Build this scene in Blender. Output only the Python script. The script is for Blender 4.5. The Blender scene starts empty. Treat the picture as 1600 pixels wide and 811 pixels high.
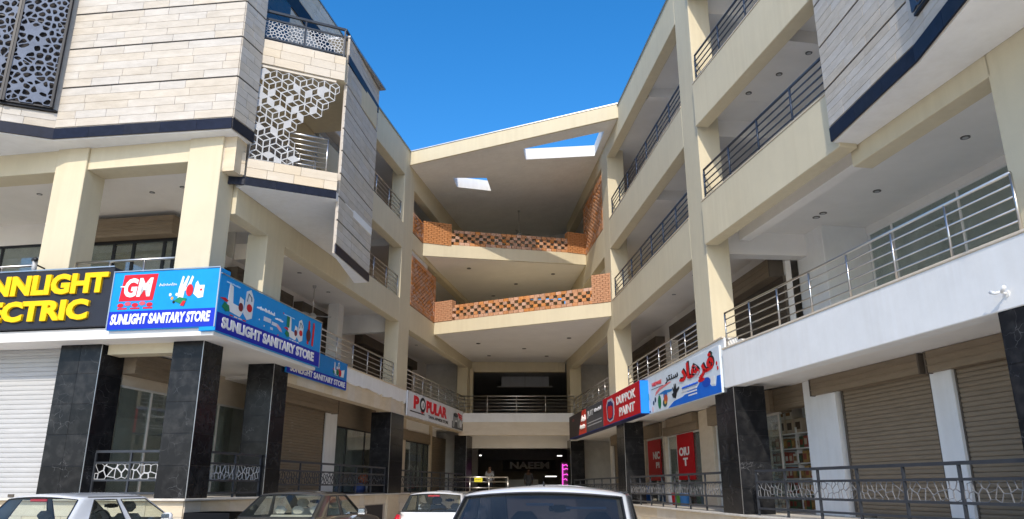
import bpy, bmesh, math, random
from mathutils import Vector, Matrix
from math import sin, cos, pi, radians, atan2, hypot, sqrt, floor
random.seed(7)
SC = bpy.context.scene
COL = SC.collection

# ------------------------------------------------------------------ camera, sky, sun, exposure
F_PX, HORIZON = 1180.0, 355.0
PITCH = math.atan(HORIZON / F_PX)
cam_d = bpy.data.cameras.new('camera')
cam = bpy.data.objects.new('camera', cam_d); COL.objects.link(cam)
cam_d.sensor_width = 36; cam_d.lens = 36 * F_PX / 1600
cam_d.clip_start = .05; cam_d.clip_end = 3000
cam.location = (0, 0, 1.5); cam.rotation_euler = (pi / 2 + PITCH, 0, 0)
SC.camera = cam
SUN = Vector((-1.36 * sin(radians(9)), -1.36 * cos(radians(9)), 1.0)).normalized()
wd = bpy.data.worlds.new('World'); SC.world = wd; wd.use_nodes = True
nt = wd.node_tree; nt.nodes.clear()
sky = nt.nodes.new('ShaderNodeTexSky'); sky.sky_type = 'NISHITA'; sky.sun_disc = False
sky.sun_elevation = math.asin(SUN.z); sky.sun_rotation = atan2(SUN.x, SUN.y)
sky.air_density = 1.0; sky.dust_density = 1.3; sky.ozone_density = 4.0; sky.altitude = 0
bgn = nt.nodes.new('ShaderNodeBackground'); bgn.inputs[1].default_value = .15
wo = nt.nodes.new('ShaderNodeOutputWorld')
hsv = nt.nodes.new('ShaderNodeHueSaturation'); hsv.inputs['Saturation'].default_value = 1.33
nt.links.new(sky.outputs[0], hsv.inputs['Color']); nt.links.new(hsv.outputs[0], bgn.inputs[0]); nt.links.new(bgn.outputs[0], wo.inputs[0])
sl = bpy.data.lights.new('sun', 'SUN'); sl.energy = 2.0; sl.angle = radians(.5); sl.color = (1, .92, .79)
so = bpy.data.objects.new('sun', sl); COL.objects.link(so)
so.rotation_euler = SUN.to_track_quat('Z', 'Y').to_euler(); so.location = (-20, -40, 50)
SC.cycles.max_bounces = 12; SC.cycles.diffuse_bounces = 7; SC.cycles.transparent_max_bounces = 16
SC.view_settings.view_transform = 'Standard'; SC.view_settings.look = 'None'
SC.view_settings.exposure = .72; SC.view_settings.gamma = 1

# ------------------------------------------------------------------ materials
def newmat(name):
    m = bpy.data.materials.new(name); m.use_nodes = True
    n = m.node_tree.nodes; return m, n, m.node_tree.links, n['Principled BSDF']
def mat(name, c, rough=.6, metal=0, var=.12, scale=3.0, c2=None, bump=0, bscale=40, rnd=0, spec=.5, emit=None, stretch=(1, 1, 1), coat=0, streak=0):
    m, n, l, p = newmat(name)
    p.inputs['Roughness'].default_value = rough; p.inputs['Metallic'].default_value = metal
    p.inputs['Specular IOR Level'].default_value = spec
    if coat: p.inputs['Coat Weight'].default_value = coat; p.inputs['Coat Roughness'].default_value = .04
    g = n.new('ShaderNodeNewGeometry')
    mp = n.new('ShaderNodeMapping'); mp.inputs['Scale'].default_value = stretch
    l.new(g.outputs['Position'], mp.inputs[0])
    col = None
    if var or c2:
        no = n.new('ShaderNodeTexNoise'); no.inputs['Scale'].default_value = scale; no.inputs['Detail'].default_value = 6
        no.inputs['Roughness'].default_value = .65
        l.new(mp.outputs[0], no.inputs['Vector'])
        r = n.new('ShaderNodeValToRGB')
        a = c2 if c2 else tuple(x * (1 - var) for x in c); b = c if c2 else tuple(min(1, x * (1 + var)) for x in c)
        r.color_ramp.elements[0].position = .3; r.color_ramp.elements[1].position = .7
        r.color_ramp.elements[0].color = (*a, 1); r.color_ramp.elements[1].color = (*b, 1)
        l.new(no.outputs[0], r.inputs[0]); col = r.outputs[0]
    if streak:                         # rain streaks and old dust: thin vertical smears broken up by a broad noise
        ms = n.new('ShaderNodeMapping'); ms.inputs['Scale'].default_value = (7, 7, .35); l.new(g.outputs['Position'], ms.inputs[0])
        ns = n.new('ShaderNodeTexNoise'); ns.inputs['Scale'].default_value = 1; ns.inputs['Detail'].default_value = 5; l.new(ms.outputs[0], ns.inputs['Vector'])
        nb = n.new('ShaderNodeTexNoise'); nb.inputs['Scale'].default_value = .6; nb.inputs['Detail'].default_value = 5; l.new(g.outputs['Position'], nb.inputs['Vector'])
        mm = n.new('ShaderNodeMath'); mm.operation = 'MULTIPLY'; l.new(ns.outputs[0], mm.inputs[0]); l.new(nb.outputs[0], mm.inputs[1])
        mr = n.new('ShaderNodeMapRange'); mr.inputs[1].default_value = .2; mr.inputs[2].default_value = .36; mr.inputs[3].default_value = 0; mr.inputs[4].default_value = 1; l.new(mm.outputs[0], mr.inputs[0])
        mx = n.new('ShaderNodeMixRGB'); mx.blend_type = 'MULTIPLY'; mx.inputs[2].default_value = (1 - streak * 1.1, 1 - streak * 1.3, 1 - streak * 1.6, 1)
        l.new(mr.outputs[0], mx.inputs[0]); l.new(col, mx.inputs[1]); col = mx.outputs[0]
    if rnd:
        oi = n.new('ShaderNodeObjectInfo'); hs = n.new('ShaderNodeHueSaturation')
        mr = n.new('ShaderNodeMapRange'); mr.inputs[3].default_value = 1 - rnd; mr.inputs[4].default_value = 1 + rnd * .7
        l.new(oi.outputs['Random'], mr.inputs[0]); l.new(mr.outputs[0], hs.inputs['Value'])
        m2 = n.new('ShaderNodeMath'); m2.operation = 'MULTIPLY'; m2.inputs[1].default_value = 7.31
        m3 = n.new('ShaderNodeMath'); m3.operation = 'FRACT'; l.new(oi.outputs['Random'], m2.inputs[0]); l.new(m2.outputs[0], m3.inputs[0])
        mr2 = n.new('ShaderNodeMapRange'); mr2.inputs[3].default_value = .75; mr2.inputs[4].default_value = 1.25
        l.new(m3.outputs[0], mr2.inputs[0]); l.new(mr2.outputs[0], hs.inputs['Saturation'])
        if col: l.new(col, hs.inputs['Color'])
        else: hs.inputs['Color'].default_value = (*c, 1)
        col = hs.outputs[0]
    if col: l.new(col, p.inputs['Base Color'])
    else: p.inputs['Base Color'].default_value = (*c, 1)
    if bump:
        nb = n.new('ShaderNodeTexNoise'); nb.inputs['Scale'].default_value = bscale; nb.inputs['Detail'].default_value = 5
        l.new(mp.outputs[0], nb.inputs['Vector'])
        bp = n.new('ShaderNodeBump'); bp.inputs['Strength'].default_value = bump; bp.inputs['Distance'].default_value = .02
        l.new(nb.outputs[0], bp.inputs['Height']); l.new(bp.outputs[0], p.inputs['Normal'])
    if emit:
        p.inputs['Emission Color'].default_value = (*emit[:3], 1); p.inputs['Emission Strength'].default_value = emit[3]
    return m
def granite_mat():
    m, n, l, p = newmat('black_granite')
    g = n.new('ShaderNodeNewGeometry'); no = n.new('ShaderNodeTexNoise'); no.inputs['Scale'].default_value = 1.4; no.inputs['Detail'].default_value = 4
    l.new(g.outputs['Position'], no.inputs['Vector'])
    vm = n.new('ShaderNodeMixRGB'); vm.inputs[0].default_value = .45; l.new(g.outputs['Position'], vm.inputs[1]); l.new(no.outputs[1], vm.inputs[2])
    v = n.new('ShaderNodeTexVoronoi'); v.feature = 'DISTANCE_TO_EDGE'; v.inputs['Scale'].default_value = 7
    l.new(vm.outputs[0], v.inputs['Vector'])
    r = n.new('ShaderNodeValToRGB'); r.color_ramp.elements[0].position = .0; r.color_ramp.elements[0].color = (.11, .11, .112, 1)
    r.color_ramp.elements[1].position = .012; r.color_ramp.elements[1].color = (.012, .0125, .014, 1)
    l.new(v.outputs[0], r.inputs[0])
    n2 = n.new('ShaderNodeTexNoise'); n2.inputs['Scale'].default_value = 5; n2.inputs['Detail'].default_value = 8; l.new(g.outputs['Position'], n2.inputs['Vector'])
    r2 = n.new('ShaderNodeValToRGB'); r2.color_ramp.elements[0].position = .45; r2.color_ramp.elements[0].color = (.012, .0125, .014, 1)
    r2.color_ramp.elements[1].position = .75; r2.color_ramp.elements[1].color = (.03, .0295, .03, 1); l.new(n2.outputs[0], r2.inputs[0])
    mx = n.new('ShaderNodeMixRGB'); mx.blend_type = 'LIGHTEN'; 
    n3 = n.new('ShaderNodeTexNoise'); n3.inputs['Scale'].default_value = 2.3; l.new(g.outputs['Position'], n3.inputs['Vector'])
    r3 = n.new('ShaderNodeValToRGB'); r3.color_ramp.elements[0].position = .48; r3.color_ramp.elements[1].position = .62; l.new(n3.outputs[0], r3.inputs[0])
    l.new(r3.outputs[0], mx.inputs[0]); l.new(r2.outputs[0], mx.inputs[1]); l.new(r.outputs[0], mx.inputs[2])
    oi = n.new('ShaderNodeObjectInfo'); mr = n.new('ShaderNodeMapRange'); mr.inputs[3].default_value = .8; mr.inputs[4].default_value = 1.35
    l.new(oi.outputs['Random'], mr.inputs[0])
    hs = n.new('ShaderNodeHueSaturation'); l.new(mr.outputs[0], hs.inputs['Value']); l.new(mx.outputs[0], hs.inputs['Color'])
    l.new(hs.outputs[0], p.inputs['Base Color']); p.inputs['Roughness'].default_value = .22; p.inputs['Specular IOR Level'].default_value = .2
    return m
def glass_mat(name, tint, refl=1.0, painted_refl=.0, ior=1.5):
    m = bpy.data.materials.new(name); m.use_nodes = True; n = m.node_tree.nodes; l = m.node_tree.links; n.clear()
    o = n.new('ShaderNodeOutputMaterial'); mx = n.new('ShaderNodeMixShader'); t = n.new('ShaderNodeBsdfTransparent'); g = n.new('ShaderNodeBsdfGlossy')
    f = n.new('ShaderNodeFresnel'); gi = n.new('ShaderNodeNewGeometry'); mi = n.new('ShaderNodeMapRange'); mi.inputs[3].default_value = ior; mi.inputs[4].default_value = 1 / ior   # same reflectance from both sides of a thin pane
    l.new(gi.outputs['Backfacing'], mi.inputs[0]); l.new(mi.outputs[0], f.inputs[0])
    t.inputs[0].default_value = (*tint, 1); g.inputs[0].default_value = (.95 * refl, .97 * refl, refl, 1); g.inputs['Roughness'].default_value = .01
    df = n.new('ShaderNodeBsdfDiffuse'); df.inputs[0].default_value = (.34, .38, .35, 1); m2 = n.new('ShaderNodeMixShader')   # green-grey diffuse layer painting in the window reflections
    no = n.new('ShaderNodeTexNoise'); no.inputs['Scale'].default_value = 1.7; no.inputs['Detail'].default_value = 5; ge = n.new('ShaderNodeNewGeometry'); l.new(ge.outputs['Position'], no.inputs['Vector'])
    mr = n.new('ShaderNodeMapRange'); mr.inputs[1].default_value = .3; mr.inputs[2].default_value = .7; mr.inputs[3].default_value = painted_refl * .55; mr.inputs[4].default_value = painted_refl * 1.4; l.new(no.outputs[0], mr.inputs[0])
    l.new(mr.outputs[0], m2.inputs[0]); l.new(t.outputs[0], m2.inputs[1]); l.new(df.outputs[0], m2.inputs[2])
    l.new(f.outputs[0], mx.inputs[0]); l.new(m2.outputs[0], mx.inputs[1]); l.new(g.outputs[0], mx.inputs[2]); l.new(mx.outputs[0], o.inputs[0])
    return m
M = dict(
    cream=mat('cream_paint', (.63, .555, .395), .75, var=.05, scale=1.2, spec=.15, streak=.045, bump=.08, bscale=30),
    white=mat('white_paint', (.80, .795, .775), .7, var=.05, scale=1.5, bump=.05, spec=.2, streak=.035),
    ceiling=mat('ceiling_plaster', (.82, .79, .745), .85, var=.04, scale=1.1, spec=.1),
    dimwall=mat('grey_wall', (.62, .6, .56), .85, var=.1),
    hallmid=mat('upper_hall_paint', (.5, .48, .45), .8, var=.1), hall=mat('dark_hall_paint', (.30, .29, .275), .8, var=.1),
    stone=mat('pale_stone', (.60, .545, .47), .65, var=.1, scale=2.4, c2=(.48, .43, .36), rnd=.05, spec=.2, bump=.25, bscale=14, stretch=(1, 1, 3)),
    warmstone=mat('cream_stone', (.68, .59, .46), .6, scale=2.2, c2=(.60, .505, .375), rnd=.05, bump=.2, bscale=14, stretch=(1, 1, 3)),
    groove_and_shade=mat('dark_joint_and_shade', (.035, .03, .028), .9, var=0),  # joint colour, also the shade painted behind the lattice screens
    mortar=mat('joint_mortar', (.48, .425, .36), .9, var=.1),
    navy=mat('navy_tile', (.012, .015, .028), .4, var=.3, scale=8, rnd=.1, spec=.15),
    granite=granite_mat(),
    trim=mat('corner_trim_metal', (.5, .5, .5), .35, 1, var=.1),
    brick=mat('fired_brick', (.60, .33, .19), .85, scale=12, c2=(.47, .225, .12), rnd=.16, spec=.1, bump=.4, bscale=60),
    brickjoint=mat('brick_joint', (.40, .22, .13), .9, var=.1),
    steel=mat('stainless_steel', (.62, .6, .57), .28, 1, var=.05),
    iron=mat('grey_painted_iron', (.034, .039, .048), .45, .1, var=.15, scale=6),
    navyiron=mat('dark_blue_painted_iron', (.03, .045, .075), .4, .2, var=.15),
    lattice=mat('grey_metal_lattice', (.13, .155, .21), .55, 0, var=.2, scale=4, spec=.25),
    silver=mat('silver_painted_lattice', (.46, .46, .46), .5, 0, var=.12, scale=4, spec=.25), wire=mat('grey_wire_lattice', (.19, .19, .195), .5, 0, var=.12, scale=4, spec=.3),
    blackiron=mat('black_iron', (.012, .012, .014), .4, .3, var=.1),
    shutter=mat('brown_shutter', (.25, .195, .135), .55, 0, spec=.2, var=.12, scale=2, stretch=(1, 1, 6)),
    wshutter=mat('white_shutter', (.46, .455, .445), .6, 0, spec=.15, var=.07, scale=2, stretch=(1, 1, 6)),
    shutterdark=mat('dark_shutter', (.10, .08, .06), .55, .1, var=.2, scale=2),
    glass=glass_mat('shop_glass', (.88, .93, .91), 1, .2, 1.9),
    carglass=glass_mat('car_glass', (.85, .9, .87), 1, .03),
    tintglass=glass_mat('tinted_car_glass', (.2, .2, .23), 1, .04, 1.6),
    black=mat('black_plastic', (.014, .014, .015), .5, var=.1),
    rubber=mat('tyre_rubber', (.02, .02, .02), .85, var=.1),
    pale_ground=mat('pale_bounce_ground', (.60, .55, .47), .9, var=.15, scale=2, bump=.4, bscale=50),  # unseen ground, kept pale so it bounces light up to the ceilings
    paver=mat('walkway_paver', (.60, .55, .47), .8, var=.12, scale=4),
    carwhite=mat('white_car_paint', (.78, .77, .74), .3, var=0, coat=1),
    carwhite2=mat('cool_white_car_paint', (.78, .79, .8), .3, var=0, coat=1),
    carbrown=mat('bronze_car_paint', (.082, .075, .063), .3, .45, var=.05, scale=300, coat=1),
    seat=mat('grey_seat_cloth', (.13, .125, .12), .9, var=.2, scale=30),
    beige=mat('beige_seat_cloth', (.45, .42, .36), .9, var=.1, scale=30),
    redlamp=mat('red_lamp', (.5, .01, .015), .2, var=0, coat=1),
    chrome=mat('chrome', (.8, .8, .8), .1, 1, var=0),
    alloy=mat('alloy_rim', (.5, .5, .52), .3, 1, var=0),
    downlight=mat('downlight_metal', (.13, .12, .11), .4, .5, var=0),
    skin=mat('skin', (.34, .19, .12), .6, var=.1), hair=mat('hair', (.02, .015, .012), .6, var=0),
    shirt=mat('pale_shirt', (.6, .6, .62), .85, var=.06), shalwar=mat('grey_shirt', (.24, .25, .27), .85, var=.06), trousers=mat('dark_trousers', (.05, .05, .06), .85, var=.1),
    rebar=mat('red_oxide_rebar', (.36, .09, .07), .7, var=.2),
    pink=mat('pink_neon', (.8, .05, .6), .4, var=0, emit=(1, .1, .75, 1.0)),
    tube=mat('lit_tube', (.9, .9, .9), .4, var=0, emit=(1, .98, .95, 1.2)),
)
_flat = {}
def flat(c, rough=.5):
    k = (tuple(round(x, 3) for x in c), rough)
    if k not in _flat: _flat[k] = mat('print_colour', c, rough, var=.07, scale=2.5, spec=.25)
    return _flat[k]
def rgb(r, g, b):
    f = lambda v: (v / 255 / 12.92) if v / 255 <= .04045 else ((v / 255 + .055) / 1.055) ** 2.4
    return (f(r) * .9, f(g) * .9, f(b) * .9)

# ------------------------------------------------------------------ builders
class MB:
    def __init__(s): s.v = []; s.f = []
    def box(s, x0, x1, y0, y1, z0, z1):
        b = len(s.v)
        s.v += [(x0, y0, z0), (x1, y0, z0), (x1, y1, z0), (x0, y1, z0), (x0, y0, z1), (x1, y0, z1), (x1, y1, z1), (x0, y1, z1)]
        s.f += [tuple(b + i for i in q) for q in ((3, 2, 1, 0), (4, 5, 6, 7), (0, 1, 5, 4), (1, 2, 6, 5), (2, 3, 7, 6), (3, 0, 4, 7))]
        return s
    def prism(s, pts, z0, z1):            # pts ccw in plan; z0 and z1 numbers or functions of (x, y)
        b = len(s.v); n = len(pts)
        f0 = z0 if callable(z0) else (lambda x, y: z0); f1 = z1 if callable(z1) else (lambda x, y: z1)
        s.v += [(x, y, f0(x, y)) for x, y in pts] + [(x, y, f1(x, y)) for x, y in pts]
        s.f += [tuple(b + i for i in reversed(range(n))), tuple(b + n + i for i in range(n))]
        s.f += [(b + i, b + (i + 1) % n, b + n + (i + 1) % n, b + n + i) for i in range(n)]
        return s
    def slab_xz(s, pts, y0, y1):          # outline in x,z (ccw seen from -y), between y0 (front) and y1
        b = len(s.v); n = len(pts)
        s.v += [(x, y0, z) for x, z in pts] + [(x, y1, z) for x, z in pts]
        s.f += [tuple(b + i for i in range(n)), tuple(b + n + i for i in reversed(range(n)))]
        s.f += [(b + (i + 1) % n, b + i, b + n + i, b + n + (i + 1) % n) for i in range(n)]
        return s
    def tube(s, pts, r, n=8, cap=True):
        pts = [Vector(p) for p in pts]; b = len(s.v); prev = None
        for i, p in enumerate(pts):
            t = (pts[min(i + 1, len(pts) - 1)] - pts[max(i - 1, 0)]).normalized()
            if prev is None:
                a = t.orthogonal().normalized()
            else:
                a = (prev - t * prev.dot(t)).normalized()
            prev = a; c = t.cross(a)
            rr = r[i] if isinstance(r, (list, tuple)) else r
            for k in range(n):
                q = p + (a * cos(2 * pi * k / n) + c * sin(2 * pi * k / n)) * rr
                s.v.append(tuple(q))
        m = len(pts)
        for i in range(m - 1):
            for k in range(n):
                s.f.append((b + i * n + k, b + i * n + (k + 1) % n, b + (i + 1) * n + (k + 1) % n, b + (i + 1) * n + k))
        if cap:
            s.f.append(tuple(b + k for k in reversed(range(n)))); s.f.append(tuple(b + (m - 1) * n + k for k in range(n)))
        return s
    def disc(s, cx, cz, rx, rz, y0, y1, n=18): return s.slab_xz([(cx + rx * cos(2 * pi * k / n), cz + rz * sin(2 * pi * k / n)) for k in range(n)], y0, y1)
    def mesh(s, name, m, smooth=False, bevel=0):
        me = bpy.data.meshes.new(name); me.from_pydata(s.v, [], s.f); me.materials.append(m)
        if bevel:
            bm = bmesh.new(); bm.from_mesh(me)
            bmesh.ops.bevel(bm, geom=[e for e in bm.edges if len(e.link_faces) == 2 and e.calc_face_angle() > .5], offset=bevel, segments=1, affect='EDGES')
            bm.to_mesh(me); bm.free()
        if smooth: me.shade_smooth()
        return me
    def build(s, name, m, parent=None, smooth=False, bevel=0, label=None, rz=0):
        return link(name, s.mesh(name, m, smooth, bevel), parent, label, rz)
def link(name, me, parent=None, label=None, rz=0):
    o = bpy.data.objects.new(name, me); COL.objects.link(o); o.parent = parent
    if rz: o.rotation_euler.z = rz
    if label: o['label'] = label
    return o
def thing(name, label, cat, loc=(0, 0, 0), rz=0, group=None):
    o = bpy.data.objects.new(name, None); COL.objects.link(o); o.location = loc; o.rotation_euler = (0, 0, rz); o.empty_display_size = .2
    o['label'] = label; o['category'] = cat
    if group: o['group'] = group
    return o
def tag(o, label, cat, group=None):
    o['label'] = label; o['category'] = cat
    if group: o['group'] = group
    return o
def copy_tree(o, parent=None):
    c = o.copy(); COL.objects.link(c); c.parent = parent
    for ch in o.children: copy_tree(ch, c)
    return c
def Bx(x0, x1, y0, y1, z0, z1, name, m, parent, bevel=0, label=None, rz=0):
    return MB().box(min(x0, x1), max(x0, x1), min(y0, y1), max(y0, y1), min(z0, z1), max(z0, z1)).build(name, M[m] if isinstance(m, str) else m, parent, bevel=bevel, label=label, rz=rz)

UNIT = {}
def unit(matname):                        # a unit block, shared by all alike tiles and bricks
    if matname not in UNIT:
        UNIT[matname] = MB().box(0, 1, 0, 1, 0, 1).mesh('block', M[matname], bevel=.012)
    return UNIT[matname]
def block(name, matname, parent, p, ang, l, d, h, rz=0):
    o = bpy.data.objects.new(name, unit(matname)); COL.objects.link(o); o.parent = parent
    o.location = p; o.rotation_euler = (0, 0, ang); o.scale = (l, d, h); return o
def wall_dir(P0, P1):                     # viewer stands to the right of travel P0->P1; blocks lie inward from the face
    d = Vector((P1[0] - P0[0], P1[1] - P0[1], 0)); L = d.length; d.normalize()
    n = Vector((d.y, -d.x, 0))            # outward
    return d, n, L, atan2(d.y, d.x)
def tile_face(parent, P0, P1, z0, z1, h, lens, m='stone', gap=.008, proud=.02, name='stone_tile', offs=None, limit=None):
    d, n, L, a = wall_dir(P0, P1); z = z0; rows = max(1, round((z1 - z0) / h)); hh = (z1 - z0) / rows; cnt = 0
    for r in range(rows):
        x = 0
        first = True
        while x < L - .02:
            l = random.uniform(*lens)
            if first and lens[1] > lens[0]: l *= random.uniform(.4, 1); first = False
            if L - x - l < lens[0] * .45: l = L - x
            p = Vector((P0[0], P0[1], 0)) + d * (x + gap / 2) + n * (proud + random.uniform(0, .004))
            block(name, m, parent, (p.x, p.y, z + gap / 2), a, min(l, L - x) - gap, .05, hh - gap)
            x += l; cnt += 1
        z += hh
    return cnt
def text_mesh(body, m, w=None, h=None, x=0, z=0, y=0, depth=.01, bold=.02, shear=0, align='LEFT', spacing=1.0):
    cu = bpy.data.curves.new('text', 'FONT'); cu.body = body; cu.size = 1; cu.extrude = .5; cu.offset = bold; cu.shear = shear; cu.align_x = 'LEFT'; cu.space_character = spacing
    cu.resolution_u = 3
    ob = bpy.data.objects.new('text', cu); COL.objects.link(ob)
    dg = bpy.context.evaluated_depsgraph_get(); me = bpy.data.meshes.new_from_object(ob.evaluated_get(dg))
    bpy.data.objects.remove(ob); bpy.data.curves.remove(cu)
    xs = [v.co.x for v in me.vertices]; ys = [v.co.y for v in me.vertices]
    x0, x1, y0, y1 = min(xs), max(xs), min(ys), max(ys)
    sx = w / (x1 - x0) if w else None; sy = h / (y1 - y0) if h else None
    sx = sx or sy; sy = sy or sx
    for v in me.vertices:
        c = v.co.copy(); v.co = (x + (c.x - x0) * sx, y - depth / 2 - c.z * depth, z + (c.y - y0) * sy)
    me.materials.clear(); me.materials.append(m); return me
def lettering(parent, body, m, **k): return link('lettering', text_mesh(body, m, **k), parent)

# voronoi and rhombille metal screens --------------------------------------------------
def clip(poly, a, b):                      # keep the side nearer to a than b
    mx, mz = (a[0] + b[0]) / 2, (a[1] + b[1]) / 2; nx, nz = b[0] - a[0], b[1] - a[1]; out = []
    for i in range(len(poly)):
        p, q = poly[i], poly[(i + 1) % len(poly)]
        dp = (p[0] - mx) * nx + (p[1] - mz) * nz; dq = (q[0] - mx) * nx + (q[1] - mz) * nz
        if dp <= 0: out.append(p)
        if (dp < 0 < dq) or (dq < 0 < dp):
            t = dp / (dp - dq); out.append((p[0] + (q[0] - p[0]) * t, p[1] + (q[1] - p[1]) * t))
    return out
def ring_cell(mb, poly, bar, y0, y1, rounded=True, solid=False):
    n = len(poly)
    if n < 3: return
    cx = sum(p[0] for p in poly) / n; cz = sum(p[1] for p in poly) / n
    R = sum(hypot(p[0] - cx, p[1] - cz) for p in poly) / n
    if solid or R < bar * 1.4: mb.slab_xz(poly, y0, y1); return
    s = max(.3, 1 - bar / R)
    o, inn = [], []
    for i in range(n):
        a, b = poly[i], poly[(i + 1) % n]
        if rounded:
            for t in (.25, .75):
                p = (a[0] + (b[0] - a[0]) * t, a[1] + (b[1] - a[1]) * t); o.append(p); inn.append((cx + (p[0] - cx) * s, cz + (p[1] - cz) * s))
        else:
            o.append(a); inn.append((cx + (a[0] - cx) * s, cz + (a[1] - cz) * s))
    k = len(o); b = len(mb.v)
    for y in (y0, y1):
        mb.v += [(p[0], y, p[1]) for p in o]; mb.v += [(p[0], y, p[1]) for p in inn]
    for i in range(k):
        j = (i + 1) % k
        mb.f.append((b + i, b + j, b + k + j, b + k + i))
        mb.f.append((b + 3 * k + i, b + 3 * k + j, b + 2 * k + j, b + 2 * k + i))
        mb.f.append((b + k + i, b + k + j, b + 3 * k + j, b + 3 * k + i))
        mb.f.append((b + j, b + i, b + 2 * k + i, b + 2 * k + j))
    if rounded:
        for i in range(n):
            c = poly[(i + 1) % n]; i0 = 2 * i + 1; i1 = (2 * i + 2) % k
            q = len(mb.v); mb.v += [(c[0], y0, c[1]), (c[0], y1, c[1])]
            mb.f.append((b + i0, q, b + i1)); mb.f.append((b + 2 * k + i1, q + 1, b + 2 * k + i0))
def voronoi_panel(w, h, cell, bar, thick=.012, stretch=1.0, fill=0.0, seed=1, jitter=.42, rounded=True):
    rng = random.Random(seed); mb = MB(); nx = max(2, round(w / cell)); nz = max(2, round(h / cell * stretch)); S = {}
    for i in range(-1, nx + 1):
        for j in range(-1, nz + 1):
            S[i, j] = ((i + .5 + (.25 if j % 2 else -.25) + rng.uniform(-jitter, jitter)) * w / nx, (j + .5 + rng.uniform(-jitter, jitter)) * h / nz)
    for i in range(nx):
        for j in range(nz):
            a = S[i, j]; poly = [(0, 0), (w, 0), (w, h), (0, h)]
            a = (min(max(a[0], .01), w - .01), min(max(a[1], .01), h - .01))
            for di in (-2, -1, 0, 1, 2):
                for dj in (-2, -1, 0, 1, 2):
                    b = S.get((i + di, j + dj))
                    if b and (di or dj) and len(poly) > 2:
                        if 0 <= i + di < nx and 0 <= j + dj < nz: b = (min(max(b[0], .01), w - .01), min(max(b[1], .01), h - .01))
                        poly = clip(poly, a, b)
            ring_cell(mb, poly, bar * rng.uniform(.8, 1.3), 0, thick, rounded, solid=rng.random() < fill)
    return mb
def rhomb_panel(w, h, s, bar, keep, thick=.02, seed=3):
    rng = random.Random(seed); mb = MB(); dx = s * sqrt(3); rows = int(h / (1.5 * s)) + 2
    for j in range(rows + 1):
        for i in range(int(w / dx) + 3):
            cx = (i + (.5 if j % 2 else 0)) * dx; cz = j * 1.5 * s
            if not keep(cx, cz): continue
            hx = [(cx + s * sin(pi / 3 * k), cz + s * cos(pi / 3 * k)) for k in range(6)]
            flip = (i + j) % 3 == 0
            for k in (0, 2, 4):
                k0 = k + 1 if flip else k
                r = [(cx, cz), hx[k0 % 6], hx[(k0 + 1) % 6], hx[(k0 + 2) % 6]]
                r = [(min(max(p[0], 0), w), min(max(p[1], 0), h)) for p in r]
                q = [r[0]]
                for p in r[1:]:
                    if hypot(p[0] - q[-1][0], p[1] - q[-1][1]) > .005: q.append(p)
                if len(q) < 3: continue
                ring_cell(mb, list(reversed(q)), bar, 0, thick, rounded=False, solid=rng.random() < .2)
    return mb
def panel_obj(mb, name, m, parent, P0, P1, z, off=0):
    d, n, L, a = wall_dir(P0, P1); o = mb.build(name, m, parent)
    p = Vector((P0[0], P0[1], z)) + n * off; o.location = p; o.rotation_euler = (0, 0, a); return o

def railing(parent, P0, P1, z0, hts, post_gap, m, r=.016, rtop=.026, lattice=None, rz=0, square=False, ends=(1, 1), label=None, cell=.13, seed=1, curl=False):
    """handrail mesh carrying posts, lower rails and lattice panels as its children"""
    d, n, L, a = wall_dir(P0, P1)
    A = Vector((P0[0], P0[1], 0)); mm = M[m]
    def bar(mb, x0, x1, z, rr):
        p, q = A + d * x0, A + d * x1
        if square:
            b = len(mb.v); w2 = rr
            for e in (p, q):
                for (sx, sz) in ((-1, -1), (1, -1), (1, 1), (-1, 1)): mb.v.append(tuple(e + n * sx * w2 + Vector((0, 0, z + sz * rr))))
            mb.f += [(b, b + 1, b + 2, b + 3), (b + 7, b + 6, b + 5, b + 4)] + [(b + i, b + 4 + i, b + 4 + (i + 1) % 4, b + (i + 1) % 4) for i in range(4)]
        else: mb.tube([p + Vector((0, 0, z)), q + Vector((0, 0, z))], rr, 8)
    top = MB(); bar(top, 0, L, z0 + hts[-1], rtop)
    if curl:
        e = A + Vector((0, 0, z0 + hts[-1]))
        top.tube([e, e - d * .06 - Vector((0, 0, .03)), e - d * .07 - Vector((0, 0, .3)), e - d * .02 - Vector((0, 0, hts[-1]))], rtop * .8, 8)
    hd = top.build('railing', mm, parent, smooth=not square, rz=rz, label=label)
    for h in hts[:-1]:
        mb = MB(); bar(mb, 0, L, z0 + h, r if not square else rtop * .75); mb.build('rail', mm, hd, smooth=not square)
    k = max(1, round(L / post_gap))
    for i in range(k + 1):
        if (i == 0 and not ends[0]) or (i == k and not ends[1]): continue
        p = A + d * (L * i / k); mb = MB()
        if square:
            q = p - n * .0
            mb.box(-.02, .02, -.02, .02, z0, z0 + hts[-1] - rtop); mb.v = [(q.x + v[0] * d.x - v[1] * d.y, q.y + v[0] * d.y + v[1] * d.x, v[2]) for v in mb.v]
        else: mb.tube([p + Vector((0, 0, z0)), p + Vector((0, 0, z0 + hts[-1] - rtop * .5))], rtop * .85, 8)
        mb.build('post', mm, hd, smooth=not square)
    if lattice is not None:
        zz0, zz1 = z0 + hts[lattice[0]] + rtop * .7, z0 + hts[lattice[1]] - rtop * .7
        for i in range(k):
            x0, x1 = L * i / k + .025, L * (i + 1) / k - .025
            mb = voronoi_panel(x1 - x0, zz1 - zz0, cell, lattice[2], seed=seed + i, rounded=False)
            q = A + d * x0; panel_obj(mb, 'lattice_panel', M[lattice[3] if len(lattice) > 3 else m], hd, (q.x, q.y), (q.x + d.x, q.y + d.y), zz0)
    return hd
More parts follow.
